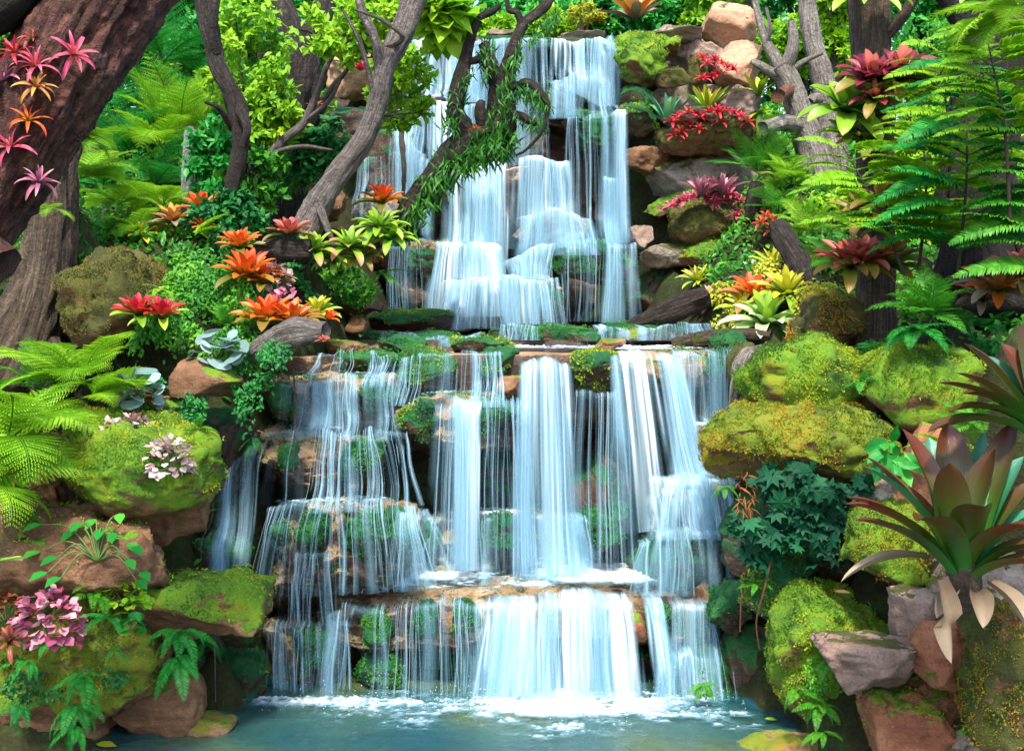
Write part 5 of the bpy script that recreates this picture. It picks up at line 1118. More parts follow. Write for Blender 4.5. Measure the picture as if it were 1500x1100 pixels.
bunch('small pale begonia patch near the fern on the great moss boulder', 166, 626, 10.9, 20, 10, 50, 11, 'palemix'); bunch('second small pale begonia patch on the great moss boulder top', 198, 616, 11.0, 20, 8, 50, 11, 'palemix'); bunch('pinkish grey begonia tucked behind the largest orange bromeliad', 404, 402, 12.9, 20, 14, 60, 13, 'palemix'); bunch('dark pink begonia above the bright orange bromeliad', 420, 436, 12.6, 20, 12, 60, 12, 'pinkmix')
bunch('silver round leaved plant over the brown block', 316, 505, 11.9, 34, 22, 26, 22, 'silver', round_tmpl(), 'silver_plant', 'foliage plant'); bunch('dull green round leaved plant among the ferns', 200, 560, 11.4, 26, 20, 20, 24, 'silver', round_tmpl(), 'round_leaved_plant', 'foliage plant'); bunch('rusty round leaf plant above the rough stone', 206, 580, 11.3, 12, 8, 9, 16, 'rust', round_tmpl(), 'round_leaved_plant', 'foliage plant')
rosette('red spiky bromeliad low at the left edge of the mound', 14, 940, 9.9, 26, 'coral', 16, .1, tilt=(0, 30)); bunch('pale leaved plant on the sandstone slab', 180, 868, 10.4, 40, 14, 70, 15, 'lime', OVAL, 'leafy_plant', 'foliage plant'); bunch('small round green leaves on the orange moss', 196, 912, 10.05, 12, 8, 14, 14, 'jade', round_tmpl(), 'leafy_plant', 'foliage plant')
def paddle(label, px, py, D, tips, leaf, mat='jade'):
    c = P(px, py, D); root = empty('long_stalked_plant', c, label, 'foliage plant')
    for k, (tx, ty, dd) in enumerate(tips):
        e = P(tx, ty, D + dd) - c; mb = MB(); mid = e * .5 + np.array((0, 0, .12)); mb.tube([(0, 0, 0), mid, e], [.008, .006, .004], 6, 12); obj('stalk', mb.mesh('stalk', GSTEM), root)
        V, Fs, r = scatter(OVAL[0] * np.array((1, 1.1, 1.5)), OVAL[1], np.array([e]), norm(np.array([(e[0], -.35, -.1)])), np.array([(0, -.4, 1.)]), leaf * D / F); obj('leaf', mesh('leaf', V, Fs, LM[mat], True, {'rnd': r}), root)
paddle('dark green plant with long radiating stalks on the bare sandstone boulder', 143, 822, 10.3, [(62, 768, .1), (85, 815, -.1), (60, 808, 0), (122, 765, .1), (150, 775, .1), (175, 752, .2), (195, 800, 0), (190, 795, .1), (90, 845, -.2), (200, 850, -.1), (140, 760, .2), (112, 778, .1), (165, 780, .1), (70, 838, -.2), (185, 820, -.2), (205, 838, 0)], 30)
rosette('pale flat leaf tips poking in at the left edge', -6, 824, 9.6, 36, 'cream', 5, .16, (0, 20), (0, 20), .7, name='strap_plant', cat='foliage plant')
# ================================================================= right side
rosette('tall amber bromeliad on the skyline above the cascade', 930, 30, 19.6, 42, 'amber', 20, .13, (25, 85), (0, 30), .6, tilt=(0, 5))
for lb, tx, ty, bx, by in [('dry', 924, 48, 922, 24), ('dry', 952, 42, 944, 24), ('dry', 895, 14, 915, 22), ('dry', 968, 24, 945, 22)]: pass
# upper beds
k = 0
beds = [('crimson bromeliad on the top rock pile bed', [(1028, 86), (1036, 95), (1046, 90), (1058, 94), (1066, 100), (1044, 112), (1030, 116), (1052, 110), (1074, 104)], 18.6, 13, 'crimson', 'crimson bromeliads in the bed under the peach boulder'),
        ('red bromeliad on the middle shelf bed', [(984, 180), (996, 172), (1008, 168), (1020, 170), (1030, 176), (1010, 184), (998, 194), (1024, 190), (1040, 166), (1052, 164), (1064, 164), (1076, 168), (1086, 172), (1094, 180), (1056, 180), (990, 200), (1004, 206)], 17.9, 15, 'crimson', 'red bromeliads in the bed on the mossy shelf'),
        ('hot pink bromeliad on the lower shelf bed', [(984, 304), (994, 298), (1004, 294), (1014, 290), (1024, 288), (1040, 300), (1050, 298), (1062, 296), (1074, 290), (1084, 296), (1090, 312), (1080, 318), (1034, 290), (1068, 286), (1056, 284)], 17.5, 15, 'pink', 'hot pink bromeliads in the lowest bed'),
        ('dark red bromeliad beside the leaning logs', [(1122, 318), (1132, 322), (1140, 330), (1114, 328), (1128, 340)], 16.6, 12, 'red', 'dark red bromeliads beside the leaning logs')]
for lb, pts, D, s, m, g in beds:
    for (x, y) in pts: rosette('small ' + lb, x, y, D + rng.uniform(-.1, .1), s * rng.uniform(.85, 1.2), m, 13, .13, (5, 80), (10, 60), .45, parts=False, tilt=(0, 20), grp=g)
rosette('rose pink upright rosette rising left in the lowest bed', 1028, 288, 17.3, 32, 'rose', 16, .10, (40, 85), (5, 40), .5); rosette('pale tipped rose rosette rising right in the lowest bed', 1058, 286, 17.3, 34, 'rose', 18, .10, (35, 85), (5, 40), .5)
rosette('yellow branching tuft above the red shelf bed', 1036, 166, 18.0, 38, 'yellow', 26, .07, (45, 88), (0, 30), .5, name='strap_plant', cat='foliage plant'); rosette('blue green strappy plant beside the mossy green cushion', 976, 182, 18.2, 52, 'blue', 12, .08, (30, 85), (5, 50), .5, name='strap_plant', cat='foliage plant')
rosette('yellow leaved plant behind the right rock pile', 1112, 142, 18.8, 40, 'yellow', 9, .10, (20, 75), (10, 60), .5, name='strap_plant', cat='foliage plant'); rosette('hanging yellow leaf plant behind the right rock pile', 1112, 165, 18.8, 32, 'yellow', 6, .14, (-60, 10), (0, 60), .5, name='strap_plant', cat='foliage plant')
# grove behind the right pile
pale = tree('pale mottled tree with a sawn off branch behind the rock pile', [(1200, 260, 18.6, 26), (1188, 215, 18.6, 22), (1172, 165, 18.6, 19), (1158, 125, 18.6, 17), (1142, 98, 18.6, 16)], 'pale',
     [((1144, 102, 18.6, 11), (1128, 72, 18.7, 8), (1116, 40, 18.8, 6), (1104, 0, 18.9, 4)), ((1148, 105, 18.6, 10), (1160, 75, 18.5, 9), (1162, 50, 18.5, 8), (1158, 30, 18.5, 5)), ((1124, 62, 18.7, 4), (1128, 40, 18.6, 3), (1122, 10, 18.6, 2)), ((1158, 105, 18.6, 5), (1178, 90, 18.5, 4), (1205, 78, 18.4, 2.5)), ((1176, 185, 18.6, 13), (1145, 180, 18.3, 12), (1118, 188, 18.1, 11)), ((1150, 118, 18.6, 9), (1112, 96, 18.5, 6), (1100, 90, 18.5, 3))], seg=20, seed=41, ground=True, rough=.18)
attach(log('stub', [(1156, 132, 18.5, 10), (1146, 138, 18.25, 10), (1140, 141, 18.05, 11)], 'red', rough=.03, ridge=.02), pale, 'sawn_branch')
tree('second pale trunk behind the mottled tree', [(1222, 260, 19.6, 20), (1214, 180, 19.6, 17), (1204, 110, 19.6, 16), (1190, 60, 19.6, 14), (1182, -20, 19.6, 12)], 'pale', [((1206, 150, 19.6, 8), (1192, 145, 19.4, 8), (1186, 150, 19.3, 6))], seg=18, seed=43, ground=True, rough=.2)
tree('grey brown post trunk hung with bromeliads', [(1282, 520, 12.9, 30), (1284, 440, 12.9, 27), (1284, 330, 13.0, 26), (1283, 220, 13.1, 27), (1278, 110, 13.2, 27), (1274, 20, 13.3, 28), (1270, -60, 13.4, 30)], 'brown', [((1290, 60, 13.2, 10), (1318, 30, 13.1, 9), (1350, -20, 13.0, 8))], seg=26, ridge=.14, rough=.06, seed=45, ground=True)
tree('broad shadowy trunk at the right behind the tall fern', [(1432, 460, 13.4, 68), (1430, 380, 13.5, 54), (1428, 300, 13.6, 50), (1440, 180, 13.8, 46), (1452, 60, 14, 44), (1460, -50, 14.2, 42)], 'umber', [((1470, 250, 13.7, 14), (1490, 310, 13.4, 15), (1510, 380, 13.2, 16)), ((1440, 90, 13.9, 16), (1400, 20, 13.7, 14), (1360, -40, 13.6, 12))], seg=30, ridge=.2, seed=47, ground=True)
log('dark upright broken log beside the pink shelf', [(1100, 322, 17.0, 11), (1104, 295, 17.0, 11), (1110, 268, 17.0, 10)], 'dark', seed=51); log('leaning dark log across the mossy slope', [(1192, 428, 14.6, 18), (1172, 390, 14.9, 17), (1150, 352, 15.2, 16), (1138, 332, 15.4, 14)], 'dark', seed=52)
log('charred streaky log slanting to the terrace', [(920, 478, 15.6, 8), (960, 464, 15.5, 14), (1000, 448, 15.4, 18), (1036, 434, 15.4, 16)], 'dark', seed=53); log('mossy dead branch lying at the right of the terrace', [(985, 502, 14.2, 6), (1020, 496, 14.1, 9), (1080, 490, 14.0, 9), (1130, 492, 13.8, 6)], 'brown', seed=54)
log('pale gnarled root knot beside the right end falls', [(1072, 600, 12.3, 6), (1080, 560, 12.3, 10), (1092, 525, 12.4, 13), (1116, 512, 12.5, 9)], 'pale', 'root', 'root', seed=55, rough=.3, ridge=.3)
# bromeliads of the right bank
for lb, x, y, D, s, m, n, w in [
 ('yellow tuft bromeliad below the moss topped round boulder', 1022, 414, 16.6, 30, 'yellow', 20, .07), ('yellow green tuft beside the yellow one', 1042, 412, 16.6, 28, 'lime', 18, .07), ('slim pink bromeliad over the charred log', 1044, 446, 15.8, 34, 'rose', 16, .08),
 ('orange red bromeliad behind the cream one', 1104, 440, 14.9, 44, 'flame', 16, .12), ('yellow orange leaved bromeliad left of the orange red one', 1088, 455, 14.8, 32, 'yellow', 14, .12), ('large cream and green bromeliad at the terrace right end', 1122, 478, 14.3, 56, 'cream', 20, .11), ('bright yellow green bromeliad beyond the cream one', 1152, 434, 14.6, 48, 'yellow', 22, .10),
 ('pale yellow green spiky plant near the leaning log', 1132, 392, 15.8, 36, 'yellow', 14, .07), ('soft green rosette under the pink shelf', 1102, 402, 16.2, 24, 'cream', 14, .14),
 ('coral red bromeliad lowest on the post trunk, leftmost leaves', 1244, 392, 12.35, 52, 'coral', 20, .11), ('coral red bromeliad on the front of the post trunk', 1268, 386, 12.3, 48, 'coral', 20, .11), ('olive and rust bromeliad right on the post trunk', 1302, 392, 12.4, 52, 'olive', 18, .12), ('olive bromeliad high in the post trunk cluster', 1262, 318, 12.6, 46, 'olive', 16, .12), ('orange olive bromeliad at mid post trunk', 1290, 300, 12.5, 46, 'olive', 16, .12), ('rusty bromeliad wrapped on the post trunk below the burgundy pair', 1276, 210, 12.7, 46, 'olive', 16, .12),
 ('left burgundy bromeliad high on the post trunk', 1278, 122, 12.6, 52, 'burgundy', 20, .13), ('right burgundy bromeliad high on the post trunk', 1318, 116, 12.6, 54, 'burgundy', 20, .13), ('hanging burgundy rosette under the burgundy pair', 1282, 148, 12.5, 34, 'burgundy', 12, .14), ('lime green bromeliad left of the burgundy pair', 1240, 165, 12.8, 58, 'lime', 20, .15), ('small lime bromeliad under the lime green one', 1240, 200, 12.8, 36, 'lime', 14, .15), ('long leaved green plant hanging over the top of the post trunk', 1262, -8, 12.8, 70, 'lime', 18, .09),
 ('orange bromeliad cluster by the right edge', 1462, 428, 11.9, 56, 'amber', 20, .11), ('pink orange bromeliad right at the edge', 1496, 408, 11.9, 52, 'coral', 18, .11), ('small amber bromeliad by the dark right trunk', 1440, 440, 12.2, 36, 'amber', 14, .11), ('yellow leaved plant at the very top right', 1440, -10, 11.5, 50, 'yellow', 12, .1)]:
    rosette(lb, x, y, D, s, m, n + 5, w * 1.2, (12, 84), (15, 65), .58, tilt=(0, 18 if y > 300 else 30))
# ferns of the right bank
fern('cycad like jade fern in front of the broad shadowy trunk', 1362, 462, 11.4, 92, 16, 'palm', 'green', (10, 85), (20, 70)); fern('lower drooping jade fern under the cycad like one', 1345, 482, 11.35, 74, 8, 'palm', 'jade', (-10, 30), (20, 60), (180, 360), ground=False)
fern('small green fern at the foot of the post trunk', 1282, 512, 12.0, 44, 6, 'simple', 'jade', (10, 50), (30, 80), ground=False); fern('dark low fern between cycad fern and orange cluster', 1440, 480, 12.0, 60, 7, 'simple', 'jade', (20, 60), (50, 100)); fern('green fern right of the post trunk foot', 1320, 500, 12.3, 44, 6, 'simple', 'jade', (20, 60), (40, 80), ground=False)
fern('bright fern behind the upper bronze bromeliad', 1425, 622, 10.3, 80, 9, 'simple', 'green', (0, 60), (30, 80), (60, 300), ground=False); fern('low bright fern beside the reddish upright stone', 1380, 650, 10.4, 54, 7, 'simple', 'lime', (0, 50), (30, 80), (90, 300), ground=False)
fern('fluffy green fern behind the pink shelf', 1110, 250, 18.0, 80, 11, 'fine', 'green', (30, 80), (30, 80)); fern('lime fern under the pale mottled tree', 1160, 270, 17.6, 86, 11, 'fine', 'lime', (20, 75), (40, 90)); fern('soft green fern beside the dark upright log', 1140, 310, 17.0, 76, 10, 'fine', 'green', (20, 75), (40, 90)); fern('lime fern below the leaning lime fronds', 1190, 340, 15.8, 76, 10, 'fine', 'lime', (20, 75), (40, 90)); fern('green fern on the slope right of the leaning log', 1215, 385, 15.0, 70, 9, 'fine', 'green', (20, 75), (40, 90))
for a in [('small fern on the mossy dripping bank', 1172, 1010, 10.2, 46, 7, (-20, 50)), ('fern dipping to the water under the steep moss bank', 1200, 1032, 10.1, 50, 7, (-30, 30)), ('tiny fern tuft on the ochre boulder', 1310, 1045, 9.5, 22, 7, (10, 70)), ('second tiny fern tuft on the ochre boulder', 1420, 1070, 9.4, 30, 8, (10, 70)), ('fern fringe hanging on the steep moss bank', 1215, 965, 10.1, 40, 7, (-40, 30)), ('small fern sprig under the triangular facet stone', 1360, 990, 9.6, 20, 5, (10, 70)), ('floating fern spray over the pale sunken boulder', 1205, 1072, 10.0, 40, 5, (-10, 20)), ('fern tuft on the mossy dripping right stone', 1030, 1000, 11.3, 34, 7, (-50, 20))]:
    fern(a[0], a[1], a[2], a[3], a[4], a[5], 'simple', 'green', a[6], (30, 80), (160, 380), ground=False)
def tall_fern(label, base, top, D, pairs, length, mat, taper=.45, side=(1, 1), up=14, dtop=0., start=.25):
    """giant fern leaf standing up: a thin dark stalk with feathery side fronds"""
    b = P(base[0], base[1], D); e = P(top[0], top[1], D + dtop); L = length * D / F
    PLANTPTS.append(tuple(b)); root = empty('tall_fern', b, label, 'fern'); v = e - b
    mid = v * .5 + np.array((.04, -.05, 0)); mb = MB(); mb.tube([(0, 0, 0), mid, v], [.018, .013, .005], 7, 24); obj('stalk', mb.mesh('stalk', STEM), root)
    C = catmull([(0, 0, 0), mid, v], 60)
    for k in range(pairs):
        s = start + (1 - start) * (k + .5) / pairs; c = C[min(59, int(s * 59))]
        for sd in (0, 1):
            if not side[sd]: continue
            q = L * (1 - taper * ((s - start) / (1 - start)) ** 1.5) * rng.uniform(.85, 1.12); a = R((0 if sd else 180) + rng.uniform(-22, 22) + (-15 if sd else 15))
            obj('frond', frond_mesh(20 if up > 10 else 0, 60 if k % 2 else 40, 'comb', mat, k % 2), root, tuple(c), (rng.uniform(-.6, .1), rng.uniform(-.22, .16), a + rng.uniform(-.2, .2)), q)
tall_fern('tallest jade fern on a thin black stalk before the broad shadowy trunk', (1402, 410), (1412, 95), 11.6, 14, 165, 'jade', .35, start=.12); tall_fern('lime fern arching from a leaning stalk beside the post trunk', (1330, 420), (1235, 215), 11.9, 11, 135, 'lime', .3, start=.3); tall_fern('green fern on a slim stalk between the post and the broad trunk', (1345, 400), (1350, 180), 12.1, 11, 125, 'lime', .3, start=.2)
tall_fern('lime fern filling the gap right of the burgundy pair', (1390, 300), (1372, 70), 12.4, 12, 125, 'lime', .3, start=.15); tall_fern('yellow lime fern high at the right edge', (1480, 330), (1440, 30), 11.0, 14, 130, 'lime', .3, start=.45); tall_fern('jade fern leaning in from the right edge', (1530, 460), (1500, 150), 11.2, 12, 155, 'green', .3, (1, 1), start=.2)
fern('lime fern frond spray at the very top right corner', 1490, 20, 10.6, 130, 9, 'fine', 'lime', (-10, 40), (40, 90), (120, 260), ground=False); fern('lime fern behind the burgundy pair', 1370, 130, 12.6, 120, 9, 'fine', 'lime', (0, 60), (40, 90), ground=False)
carpet('star leaved dark teal begonia bed under the golden moss boulder', [(1170, 740, 10.95, 95, 62), (1115, 760, 11.1, 45, 70), (1225, 700, 10.85, 55, 30), (1200, 790, 10.9, 60, 40)], 620, 29, 'teal', star_tmpl(7), name='begonia', cat='begonia', face=1.0, thick=.04)
carpet('broad green leaves beside the golden moss boulder right end', [(1306, 668, 10.6, 20, 26)], 26, 34, 'jade', OVAL, name='leafy_plant', cat='foliage plant', face=1.0); carpet('red stemmed dark leaves at the left of the star leaved bed', [(1092, 720, 11.1, 14, 36)], 40, 20, 'rust', BLADE, name='leafy_plant', cat='foliage plant')
carpet('small green creeper on the steep moss bank', [(1205, 985, 10.22, 26, 30)], 420, 6, 'green', OVAL, name='creeper', cat='creeper'); carpet('green trailing plants on the dripping right stone', [(1035, 1000, 11.5, 26, 22)], 420, 6, 'green', OVAL, name='creeper', cat='creeper')
carpet('jade undergrowth around the cycad like fern', [(1360, 500, 12.4, 90, 18), (1440, 490, 12.4, 60, 24), (1300, 505, 12.4, 30, 14)], 1100, 14, 'jade', OVAL, name='creeper', cat='creeper'); carpet('golden moss weeds between the tufts on the mossy slope', [(1100, 470, 14.6, 60, 22), (1160, 400, 15.2, 60, 30), (1070, 430, 15.6, 40, 20), (1200, 440, 13.7, 40, 30)], 3000, 8, 'golden', KITE, name='weeds', cat='weeds')
# the two big bronze rosettes
def leaf_between(root, c0, base, tip, wpx, D, sag, mat, name='leaf', pt=.62, curl=.25, out=None):
    b = P(*base) - c0; e = P(*tip) - c0; d = e - b; L = np.linalg.norm(d); h = np.array((d[0], d[1], 0.)) if out is None else np.array(out, float); h = h / (np.linalg.norm(h) + 1e-9)
    n = np.cross(np.cross(d, (0, 0, 1.)), d) if abs(d[2]) < .95 * L else -h; n = n / (np.linalg.norm(n) + 1e-9)
    if n[2] < 0: n = -n
    m = 15; s = np.linspace(0, 1, m); C = b + d * s[:, None] + n * (sag * L * 4 * s * (1 - s))[:, None]; T = norm(np.gradient(C, axis=0))
    S = np.cross((0, 0, 1.), h); S = np.tile(S / (np.linalg.norm(S) + 1e-9), (m, 1)); U = norm(np.cross(T, S)); U = np.where((U @ (np.array((0, 0, 1.)) - h * .6))[:, None] < 0, -U, U)
    V, a, t = blade_strip(C, S, U, wpx * .5 * D / F * blade_prof(s, pt), curl); return obj(name, mesh(name, V, grid_faces(m, 5), MATB[mat], True, {'t': a, 's': t}), root)
def bronze(label, base, D, leaves, dry=()):
    c0 = P(base[0], base[1], D); root = empty('large_bromeliad', c0, label, 'bromeliad')
    for (tx, ty, dd, w, sag, mt, *o) in leaves: leaf_between(root, c0, (base[0] + (tx - base[0]) * .06, base[1] + (ty - base[1]) * .03, D + dd * .08), (tx, ty, D + dd), w, D, sag, mt, out=o[0] if o else None)
    for (bx, by, tx, ty, dd, w, *o) in dry: leaf_between(root, c0, (bx, by, D + dd * .4), (tx, ty, D + dd), w, D, .10, 'drystrap', 'dry_leaf', .35, .5, out=o[0] if o else None)
    V, Fx = ico(3); V = V * np.array((26, 26, 48)) * D / F + np.array((0, 0, .02)); tag(obj('crown_base', mesh('crown_base', V, Fx, BARK['brown'], True, {'t': np.full(len(V), .4), 's': np.full(len(V), .5)}), root))
bronze('great bronze and green bromeliad over the pinkish angular stones', (1412, 858), 8.9, [
 (1322, 628, .35, 50, .05, 'bronze'), (1388, 618, .5, 58, .02, 'bronze'), (1442, 632, .55, 30, .03, 'bronzegreen'), (1488, 616, .4, 52, .03, 'bronze'), (1457, 656, .10, 52, .06, 'bronze', (.3, -1, 0)), (1391, 678, -.12, 54, .05, 'bronze', (-.2, -1, 0)), (1500, 668, .25, 46, .05, 'bronzegreen'), (1530, 700, .1, 46, .07, 'bronze'),
 (1268, 668, .15, 40, .06, 'bronze'), (1262, 682, .05, 36, .10, 'bronzegreen'), (1240, 728, -.05, 40, .10, 'bronze'), (1237, 738, -.2, 38, .12, 'bronze'), (1252, 762, -.3, 36, .10, 'bronze'), (1340, 762, -.55, 50, .16, 'bronze'), (1441, 742, -.6, 62, .14, 'bronze', (.2, -1, 0)), (1300, 700, .4, 42, .08, 'bronze'),
 (1510, 770, -.4, 54, .14, 'bronze'), (1530, 800, -.2, 52, .12, 'bronze'), (1540, 745, -.1, 50, .10, 'bronzegreen'), (1540, 830, -.4, 50, .12, 'bronze'), (1360, 640, .7, 50, .02, 'bronzegreen'), (1425, 660, .65, 46, .03, 'bronzegreen')],
 [(1360, 818, 1232, 852, -.15, 22), (1376, 850, 1394, 972, -.55, 32, (.35, -1, 0)), (1448, 856, 1512, 940, -.5, 32, (.8, -1, 0)), (1400, 868, 1372, 905, -.3, 30, (0, -1, 0)), (1430, 868, 1440, 920, -.4, 34, (0, -1, 0))])
bronze('upper bronze bromeliad leaning in from the right edge', (1535, 650), 9.2, [
 (1412, 503, .2, 44, .05, 'bronze'), (1400, 546, .05, 38, .08, 'bronze'), (1374, 561, -.05, 36, .10, 'bronze'), (1409, 577, -.2, 40, .12, 'bronze'), (1390, 603, -.2, 36, .14, 'bronze'), (1358, 634, -.25, 40, .13, 'bronze'), (1466, 502, .35, 50, .04, 'bronze'), (1500, 470, .4, 52, .03, 'bronze'), (1470, 540, .5, 44, .05, 'bronze'), (1560, 480, .5, 50, .03, 'bronze'), (1440, 520, .4, 44, .05, 'bronzegreen')])
# leaves afloat, fallen leaves, roots
for lb, x, y, D, s, m in [('yellow leaf afloat at the left of the pool', 140, 1094, 10.4, 34, 'golden'), ('yellow green leaf afloat at the right of the pool', 1120, 1052, 11.0, 18, 'lime'), ('dry leaf lying on the steep moss bank', 1222, 866, 10.4, 24, 'dry')]:
    V, Fs, r = scatter(OVAL[0] * np.array((1, 1, .6)), OVAL[1], np.zeros((1, 3)), np.array([(1., -.2, 0)]), np.array([(0, -.2, 1.)]), s * D / F)
    z = P(x, y, D); z[2] = max(z[2], WZ + .03) if y > 1000 else z[2]; tag(obj('fallen_leaf', mesh('fallen_leaf', V, Fs, LM[m], True, {'rnd': r}), None, z), lb, 'leaf')
for k, (lb, pts) in enumerate([('dry hanging root thread over the mossy bank', [(1130, 820, 10.9, 1.6), (1118, 870, 10.8, 1.5), (1108, 910, 10.8, 1.3), (1112, 950, 10.8, 1)]), ('second dry root thread under the begonia bed', [(1094, 836, 11.1, 1.5), (1086, 880, 11.0, 1.3), (1084, 925, 11.0, 1)]), ('thin dripping root under the sandstone slab', [(315, 925, 10.9, 1), (315, 970, 10.9, .9), (316, 1028, 10.9, .7)]), ('thin vine hanging beside the left stair', [(430, 540, 12.4, 1.3), (432, 600, 12.3, 1.2), (430, 690, 12.2, 1)])]):
    log(lb, pts, 'red' if k < 2 else 'grey', 'hanging_root', 'root', rough=.02, ridge=0)

for a in [('small fern in the cave mouth under the jutting slab', 300, 940, 11.4, 40, 6, 'jade', (-40, 30)), ('fern sprig at the foot of the great moss boulder', 180, 752, 10.9, 44, 6, 'green', (-20, 40)), ('dark fern beside the brown squared block', 262, 600, 11.6, 40, 7, 'dark', (-20, 40)), ('fern tuft between rough stone and great moss boulder', 290, 628, 11.2, 34, 6, 'green', (0, 60)), ('small fern hanging right of the brown squared block', 372, 640, 11.9, 36, 6, 'dark', (-60, 0)),
          ('fern peeking over the bare sandstone boulder', 30, 752, 10.6, 60, 7, 'jade', (10, 60)), ('fern on the mound edge beside the red spiky bromeliad', 40, 965, 9.95, 44, 7, 'jade', (-40, 20)), ('trailing fern at the left edge waterline boulder', 30, 1030, 9.95, 50, 6, 'dark', (-50, 10)), ('young fern on the mossy bank cushion', 1110, 855, 11.0, 34, 7, 'green', (0, 60)), ('fern under the golden moss boulder left end', 1062, 712, 11.2, 34, 6, 'green', (-40, 30)),
          ('fern between the two upper right moss boulders', 1262, 560, 11.5, 40, 7, 'jade', (0, 60)), ('pale fern at the foot of the reddish upright stone', 1310, 770, 10.3, 40, 6, 'green', (-10, 50)), ('fern on the dark rock beside the lowest stair', 352, 830, 12.0, 34, 6, 'dark', (-30, 40)), ('fern hanging beside the bright lime row at the cascade edge', 560, 400, 14.0, 40, 7, 'green', (-30, 40)), ('small fern on the grey boulder by the yellow tufts', 1070, 412, 16.6, 40, 7, 'green', (0, 60))]:
    fern(a[0], a[1], a[2], a[3], a[4], a[5], 'simple', a[6], a[7], (30, 80), (160, 380), ground=False)
def litter():
    ps, us = [], []
    for lb in ('great moss covered boulder with a patch of pink begonia', 'bare brown sandstone boulder with sparse moss dots', 'flat sandstone slab with mossy end jutting over the pool', 'orange green mossy mound carrying the pink begonias', 'round bright moss boulder beside the right small falls', 'wide mossy boulder with a bare stone patch on top', 'long golden moss boulder above the dark begonias', 'steep moss bank hanging with small ferns over the pool', 'pinkish slab with pale flat top jutting to the pool', 'ochre boulder with small moss tufts at the lower right', 'low green mossed step at the left of the terrace', 'mossy bank cushion under the star leaved begonias'):
        W, Fx = SURF[lb]; N = vnormals(W, Fx); k = np.where((N[:, 2] > .35) & (N[:, 1] < .3))[0]; k = rng.choice(k, min(9, len(k))); ps.append(W[k] + N[k] * .03); us.append(N[k])
    p, u = np.vstack(ps), np.vstack(us); V, Fs, r = scatter(OVAL[0] * np.array((1, .9, 2.)), OVAL[1], p, norm(np.cross(u, rdir(len(p)))), norm(u + rdir(len(p)) * .4), rng.uniform(.03, .08, len(p)))
    tag(obj('leaf_litter', mesh('leaf_litter', V, Fs, LM['dry'], True, {'rnd': r})), kind='stuff', label='dry fallen leaves strewn over the mossy boulders')
litter()
# ================================================================= terrain, light, camera
TERR = build_terrain()
# ================================================================= undergrowth and forest behind
def ground_cover():
    n = 150000; y = rng.uniform(8.2, 24, n); x = rng.uniform(-1, 1, n) * (y * .46 + 2.2)
    z = ground_z(x, y)
    k = ~((np.abs(x + .1) < 2.6) & (y < 24)) & (z > WZ + .1) & ((y > 12) | (np.abs(x) > y * .405 + .1))
    x, y, z = x[k], y[k], z[k]; n = len(x)
    pos = np.stack([x, y, z + rng.random(n) ** 2 * .16], 1); dens = fbm(pos * .9, 21, 3); k = dens + rng.normal(0, .2, n) > -.2; pos = pos[k]; n = len(pos)
    tone = np.clip(.45 + .6 * fbm(pos * 1.4, 33, 3) + rng.normal(0, .15, n), 0, 1)
    V, Fs, r = scatter(*OVAL, pos, norm(rdir(n) * .8 + np.array((0, -.3, .2))), norm(rdir(n) * .6 + np.array((0, -.5, .8))), rng.uniform(.05, .13, n), tone)
    tag(obj('ground_cover', mesh('ground_cover', V, Fs, LM['green'], False, {'rnd': r})), kind='stuff', label='leafy ground cover on the banks')
ground_cover()
def forest_tree(label, px, D, top, spread, mat, bark='grey', lean=0, n=9000, leaf=.16, crowns=9, seed=0, trunk_r=.16, low=.35):
    r = np.random.default_rng(seed); x = (px - 750) * D / F; z0 = float(ground_z(np.array([x]), np.array([D]))[0]) - .1; H = (HH - (top - HY) * D / F) - z0
    root = empty('forest_tree', (x, D, z0), label, 'tree'); S = spread * D / F
    C = [(0, 0, 0), (lean * .3, .1, H * .3), (lean * .7 + r.normal(0, .15), .1, H * .6), (lean, 0, H * .85)]
    V, Fx, s, t = tube(C, [trunk_r, trunk_r * .8, trunk_r * .55, trunk_r * .25], 12, 40, .12, .12, seed); obj('trunk', mesh('trunk', V, Fx, BARK[bark], True, {'s': s, 't': t}), root)
    P_, T_ = [], []
    for k in range(crowns):
        a = k * 2.4 + r.uniform(-.3, .3); f = r.uniform(low, 1); rad = S * (.95 - .5 * abs(f - .6)) * r.uniform(.35, .8)
        c = np.array((lean * f + math.cos(a) * rad, math.sin(a) * rad * .8, H * f)); q = S * r.uniform(.28, .46)
        V, Fx, s, t = tube([(lean * f * .75, .05, H * f * .72), c * np.array((.6, .6, .93)), c], [trunk_r * .35, trunk_r * .22, trunk_r * .08], 7, 16, .1, .1, seed + k); obj('branch', mesh('branch', V, Fx, BARK[bark], True, {'s': s, 't': t}), root)
        p, tn, _ = clumps(c, (q * 1.25, q, q * .8), 16, n // crowns // 16, .36, seed + 31 * k, .35); P_.append(p); T_.append(tn)
    p, tn = np.vstack(P_), np.concatenate(T_); V, Fs, rr = leaves_at(p, leaf, tmpl=KITE, tone=tn); obj('crown', mesh('crown', V, Fs, LM[mat], False, {'rnd': rr}), root)
